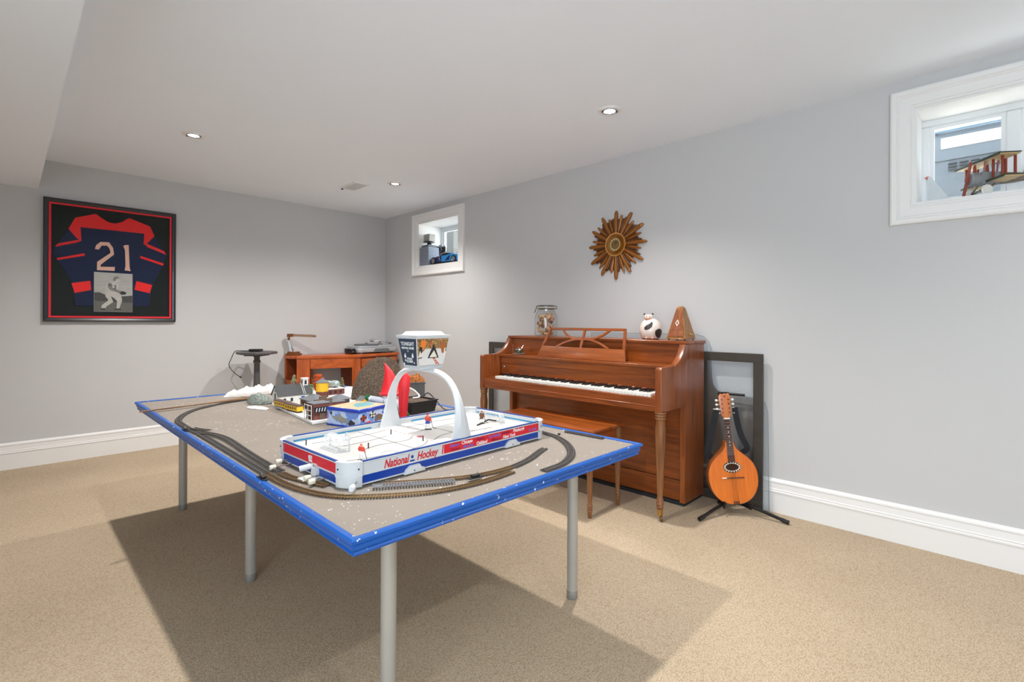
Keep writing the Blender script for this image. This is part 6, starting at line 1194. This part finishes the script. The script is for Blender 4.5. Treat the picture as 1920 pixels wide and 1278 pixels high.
cm = thing('vintage_camera', 'black and silver vintage camera behind the blue model car', 'camera', (3.512, 4.598, SZ+0.0005), math.radians(-60))
obj('stand', B().box(-0.045, 0.045, -0.02, 0.02, 0, 0.170, bev=0.003), m_sd, cm); obj('body', B().box(-0.065, 0.065, -0.020, 0.020, 0.170, 0.230, bev=0.004), m_ebony, cm); obj('top_plate', B().box(-0.065, 0.065, -0.020, 0.020, 0.230, 0.244, bev=0.003).box(-0.022, 0.022, -0.020, 0.016, 0.244, 0.258, bev=0.006), m_rim, cm)
obj('lens', B().lathe([(0, 0), (0.030, 0), (0.030, 0.018), (0.026, 0.020), (0.026, 0.032), (0.022, 0.032), (0.018, 0.026), (0, 0.026)], 24, mat=Matrix.Translation((0, -0.020, 0.200)) @ Matrix.Rotation(PI/2, 4, 'X'), cap=False), m_ebony, cm); obj('lens_ring', B().lathe([(0.0265, 0.018), (0.029, 0.020), (0.029, 0.026), (0.0265, 0.028)], 24, mat=Matrix.Translation((0, -0.020, 0.200)) @ Matrix.Rotation(PI/2, 4, 'X'), cap=False), m_rim, cm)
for x in (-0.048, 0.048): obj('dial', B().lathe([(0, 0.244), (0.011, 0.244), (0.011, 0.251), (0, 0.251)], 14, mat=Matrix.Translation((x, 0, 0)), cap=False), m_rim, cm)
# brick-built biplane (right window)
m_tan = M('plane_tan', C(196, 170, 122), rough=0.45, var=0.06); m_dgn = M('plane_green', C(44, 62, 48), rough=0.45, var=0.1); m_rbr = M('plane_redbrown', C(142, 58, 38), rough=0.4, var=0.08); m_pg = M('plane_grey', C(136, 140, 144), rough=0.4, var=0.1, scale=60); m_pbr = M('plane_brown', C(104, 88, 72), rough=0.5, var=0.1)
# local: nose towards -x, wings along y, z up; tilted like the model on its display stand
ar = thing('model_biplane', 'toy-brick biplane with tan wings and red-brown struts on the right window sill', 'model biplane', (3.362, 0.060, SZ), rot=(math.radians(0), math.radians(0), math.radians(-55)))
def fus(x, w, z0, z1): return [(x, -w, z0), (x, w, z0), (x, w, z1), (x, -w, z1)]
obj('cowling', B().lathe([(0, 0.0), (0.026, 0.0), (0.032, 0.006), (0.033, 0.040), (0, 0.040)], 16, mat=Matrix.Translation((-0.055, 0, 0.088)) @ Matrix.Rotation(PI/2, 4, 'Y'), cap=False), m_pg, ar); obj('nose_section', B().loft([fus(-0.016, 0.029, 0.060, 0.118), fus(0.06, 0.028, 0.062, 0.116)]), m_pg, ar, smooth=False)
obj('fuselage', B().loft([fus(0.061, 0.027, 0.064, 0.114), fus(0.15, 0.022, 0.072, 0.110), fus(0.215, 0.012, 0.082, 0.106)]), m_pbr, ar, smooth=False)
for s in (-1, 1):
    obj('roundel_white', B().lathe([(0, 0), (0.015, 0), (0.015, 0.0015), (0, 0.0015)], 24, mat=Matrix.Translation((0.125, s*0.0242, 0.093)) @ Matrix.Rotation(-s*PI/2, 4, 'X'), cap=False), m_twh, ar); obj('roundel_blue', B().sweep([(0.125+0.0125*math.cos(k*PI/12), s*0.0258, 0.093+0.0125*math.sin(k*PI/12)) for k in range(24)], [(-0.002, -0.0008), (0.002, -0.0008), (0.002, 0.0008), (-0.002, 0.0008)], closed=True, up=(0, 1, 0)), m_dblue, ar); obj('roundel_red', B().lathe([(0, 0), (0.004, 0), (0.004, 0.001), (0, 0.001)], 14, mat=Matrix.Translation((0.125, s*0.0258, 0.093)) @ Matrix.Rotation(-s*PI/2, 4, 'X'), cap=False), m_rbr, ar)
    obj('fuselage_band', B().box(0.064, 0.072, s*0.0268-0.001, s*0.0268+0.001, 0.068, 0.112), m_tan, ar, smooth=False)
for z, nm, x0, x1, sp_ in ((0.066, 'lower_wing', 0.005, 0.085, 0.135), (0.168, 'upper_wing', -0.020, 0.065, 0.142)):
    w = obj(nm, B().box(x0, x1, -sp_, sp_, z, z+0.006, bev=0.001), m_tan, ar); 
    obj(nm+'_skin', B().box(x0-0.003, x1+0.003, -sp_-0.003, sp_+0.003, z+0.006, z+0.011, bev=0.001), m_dgn, ar)
    obj(nm+'_edge', B().box(x0-0.006, x0-0.0005, -sp_-0.003, sp_+0.003, z-0.001, z+0.010, bev=0.001), m_dgn, ar)
for s in (-1, 1):
    for y in (0.060, 0.115):
        for x in (0.010, 0.062): obj('strut', B().box(x-0.004, x+0.004, s*y-0.004, s*y+0.004, 0.078, 0.1675), m_rbr, ar, smooth=False)
    for x in (-0.005, 0.050): obj('cabane_strut', B().tube([(x, s*0.026, 0.117), (x, s*0.034, 0.168)], 0.004, 6), m_rbr, ar)
    obj('gear_leg', B().tube([(0.0, s*0.020, 0.062), (-0.012, s*0.045, 0.026)], 0.0035, 6).tube([(0.045, s*0.020, 0.062), (-0.006, s*0.045, 0.026)], 0.0035, 6), m_pbr, ar); obj('wheel', B().lathe([(0, -0.005), (0.022, -0.005), (0.0255, 0), (0.022, 0.005), (0, 0.005)], 20, mat=Matrix.Translation((-0.010, s*0.052, 0.0255)) @ Matrix.Rotation(PI/2, 4, 'X'), cap=False), M('wheel_cover_white', C(222, 220, 214), rough=0.5), ar)
obj('axle', B().tube([(-0.010, -0.05, 0.0255), (-0.010, 0.05, 0.0255)], 0.003, 6), m_ebony, ar)
obj('propeller', B().box(-0.064, -0.058, -0.009, 0.009, -0.085, 0.085, bev=0.002, mat=Matrix.Translation((0, 0, 0.088)) @ Matrix.Rotation(0.30, 4, 'X')).box(-0.066, -0.054, -0.010, 0.010, 0.078, 0.098), m_rbr, ar)
obj('tail_plane', B().box(0.180, 0.216, -0.050, 0.030, 0.107, 0.112, bev=0.001), m_tan, ar); obj('fin', B().prism([(0.178, 0.112), (0.218, 0.100), (0.220, 0.145), (0.202, 0.150)], -0.003, 0.003, 'xz'), m_dgn, ar, smooth=False); obj('cockpit', B().lathe([(0.014, 0.114), (0.018, 0.120), (0.014, 0.122)], 14, mat=Matrix.Translation((0.070, 0, -0.002)), cap=False), m_ebony, ar)
obj('tail_skid', B().tube([(0.200, 0, 0.086), (0.205, 0, 0.0)], 0.003, 6), m_pbr, ar)
# pale triangular plate and orange marker in the window corner
o = obj('corner_plate', B().prism([(0.270, SZ), (0.270, 1.930), (0.258, 1.932), (0.165, SZ)], 3.455, 3.458, 'yz'), M('frosted_plate', C(206, 212, 214), rough=0.4, var=0.12, scale=8), None, smooth=False); tag(o, 'pale grey triangular plate in the corner of the right window', 'plate')
o = obj('window_latch', B().box(3.488, 3.4995, 0.266, 0.278, 1.928, 1.942, bev=0.002).prism([(0.278, 1.932), (0.278, 1.939), (0.288, 1.935)], 3.490, 3.497, 'yz'), M('latch_orange', C(206, 96, 70), rough=0.5), None, smooth=False); tag(o, 'tiny orange latch on the frame of the right window', 'latch')
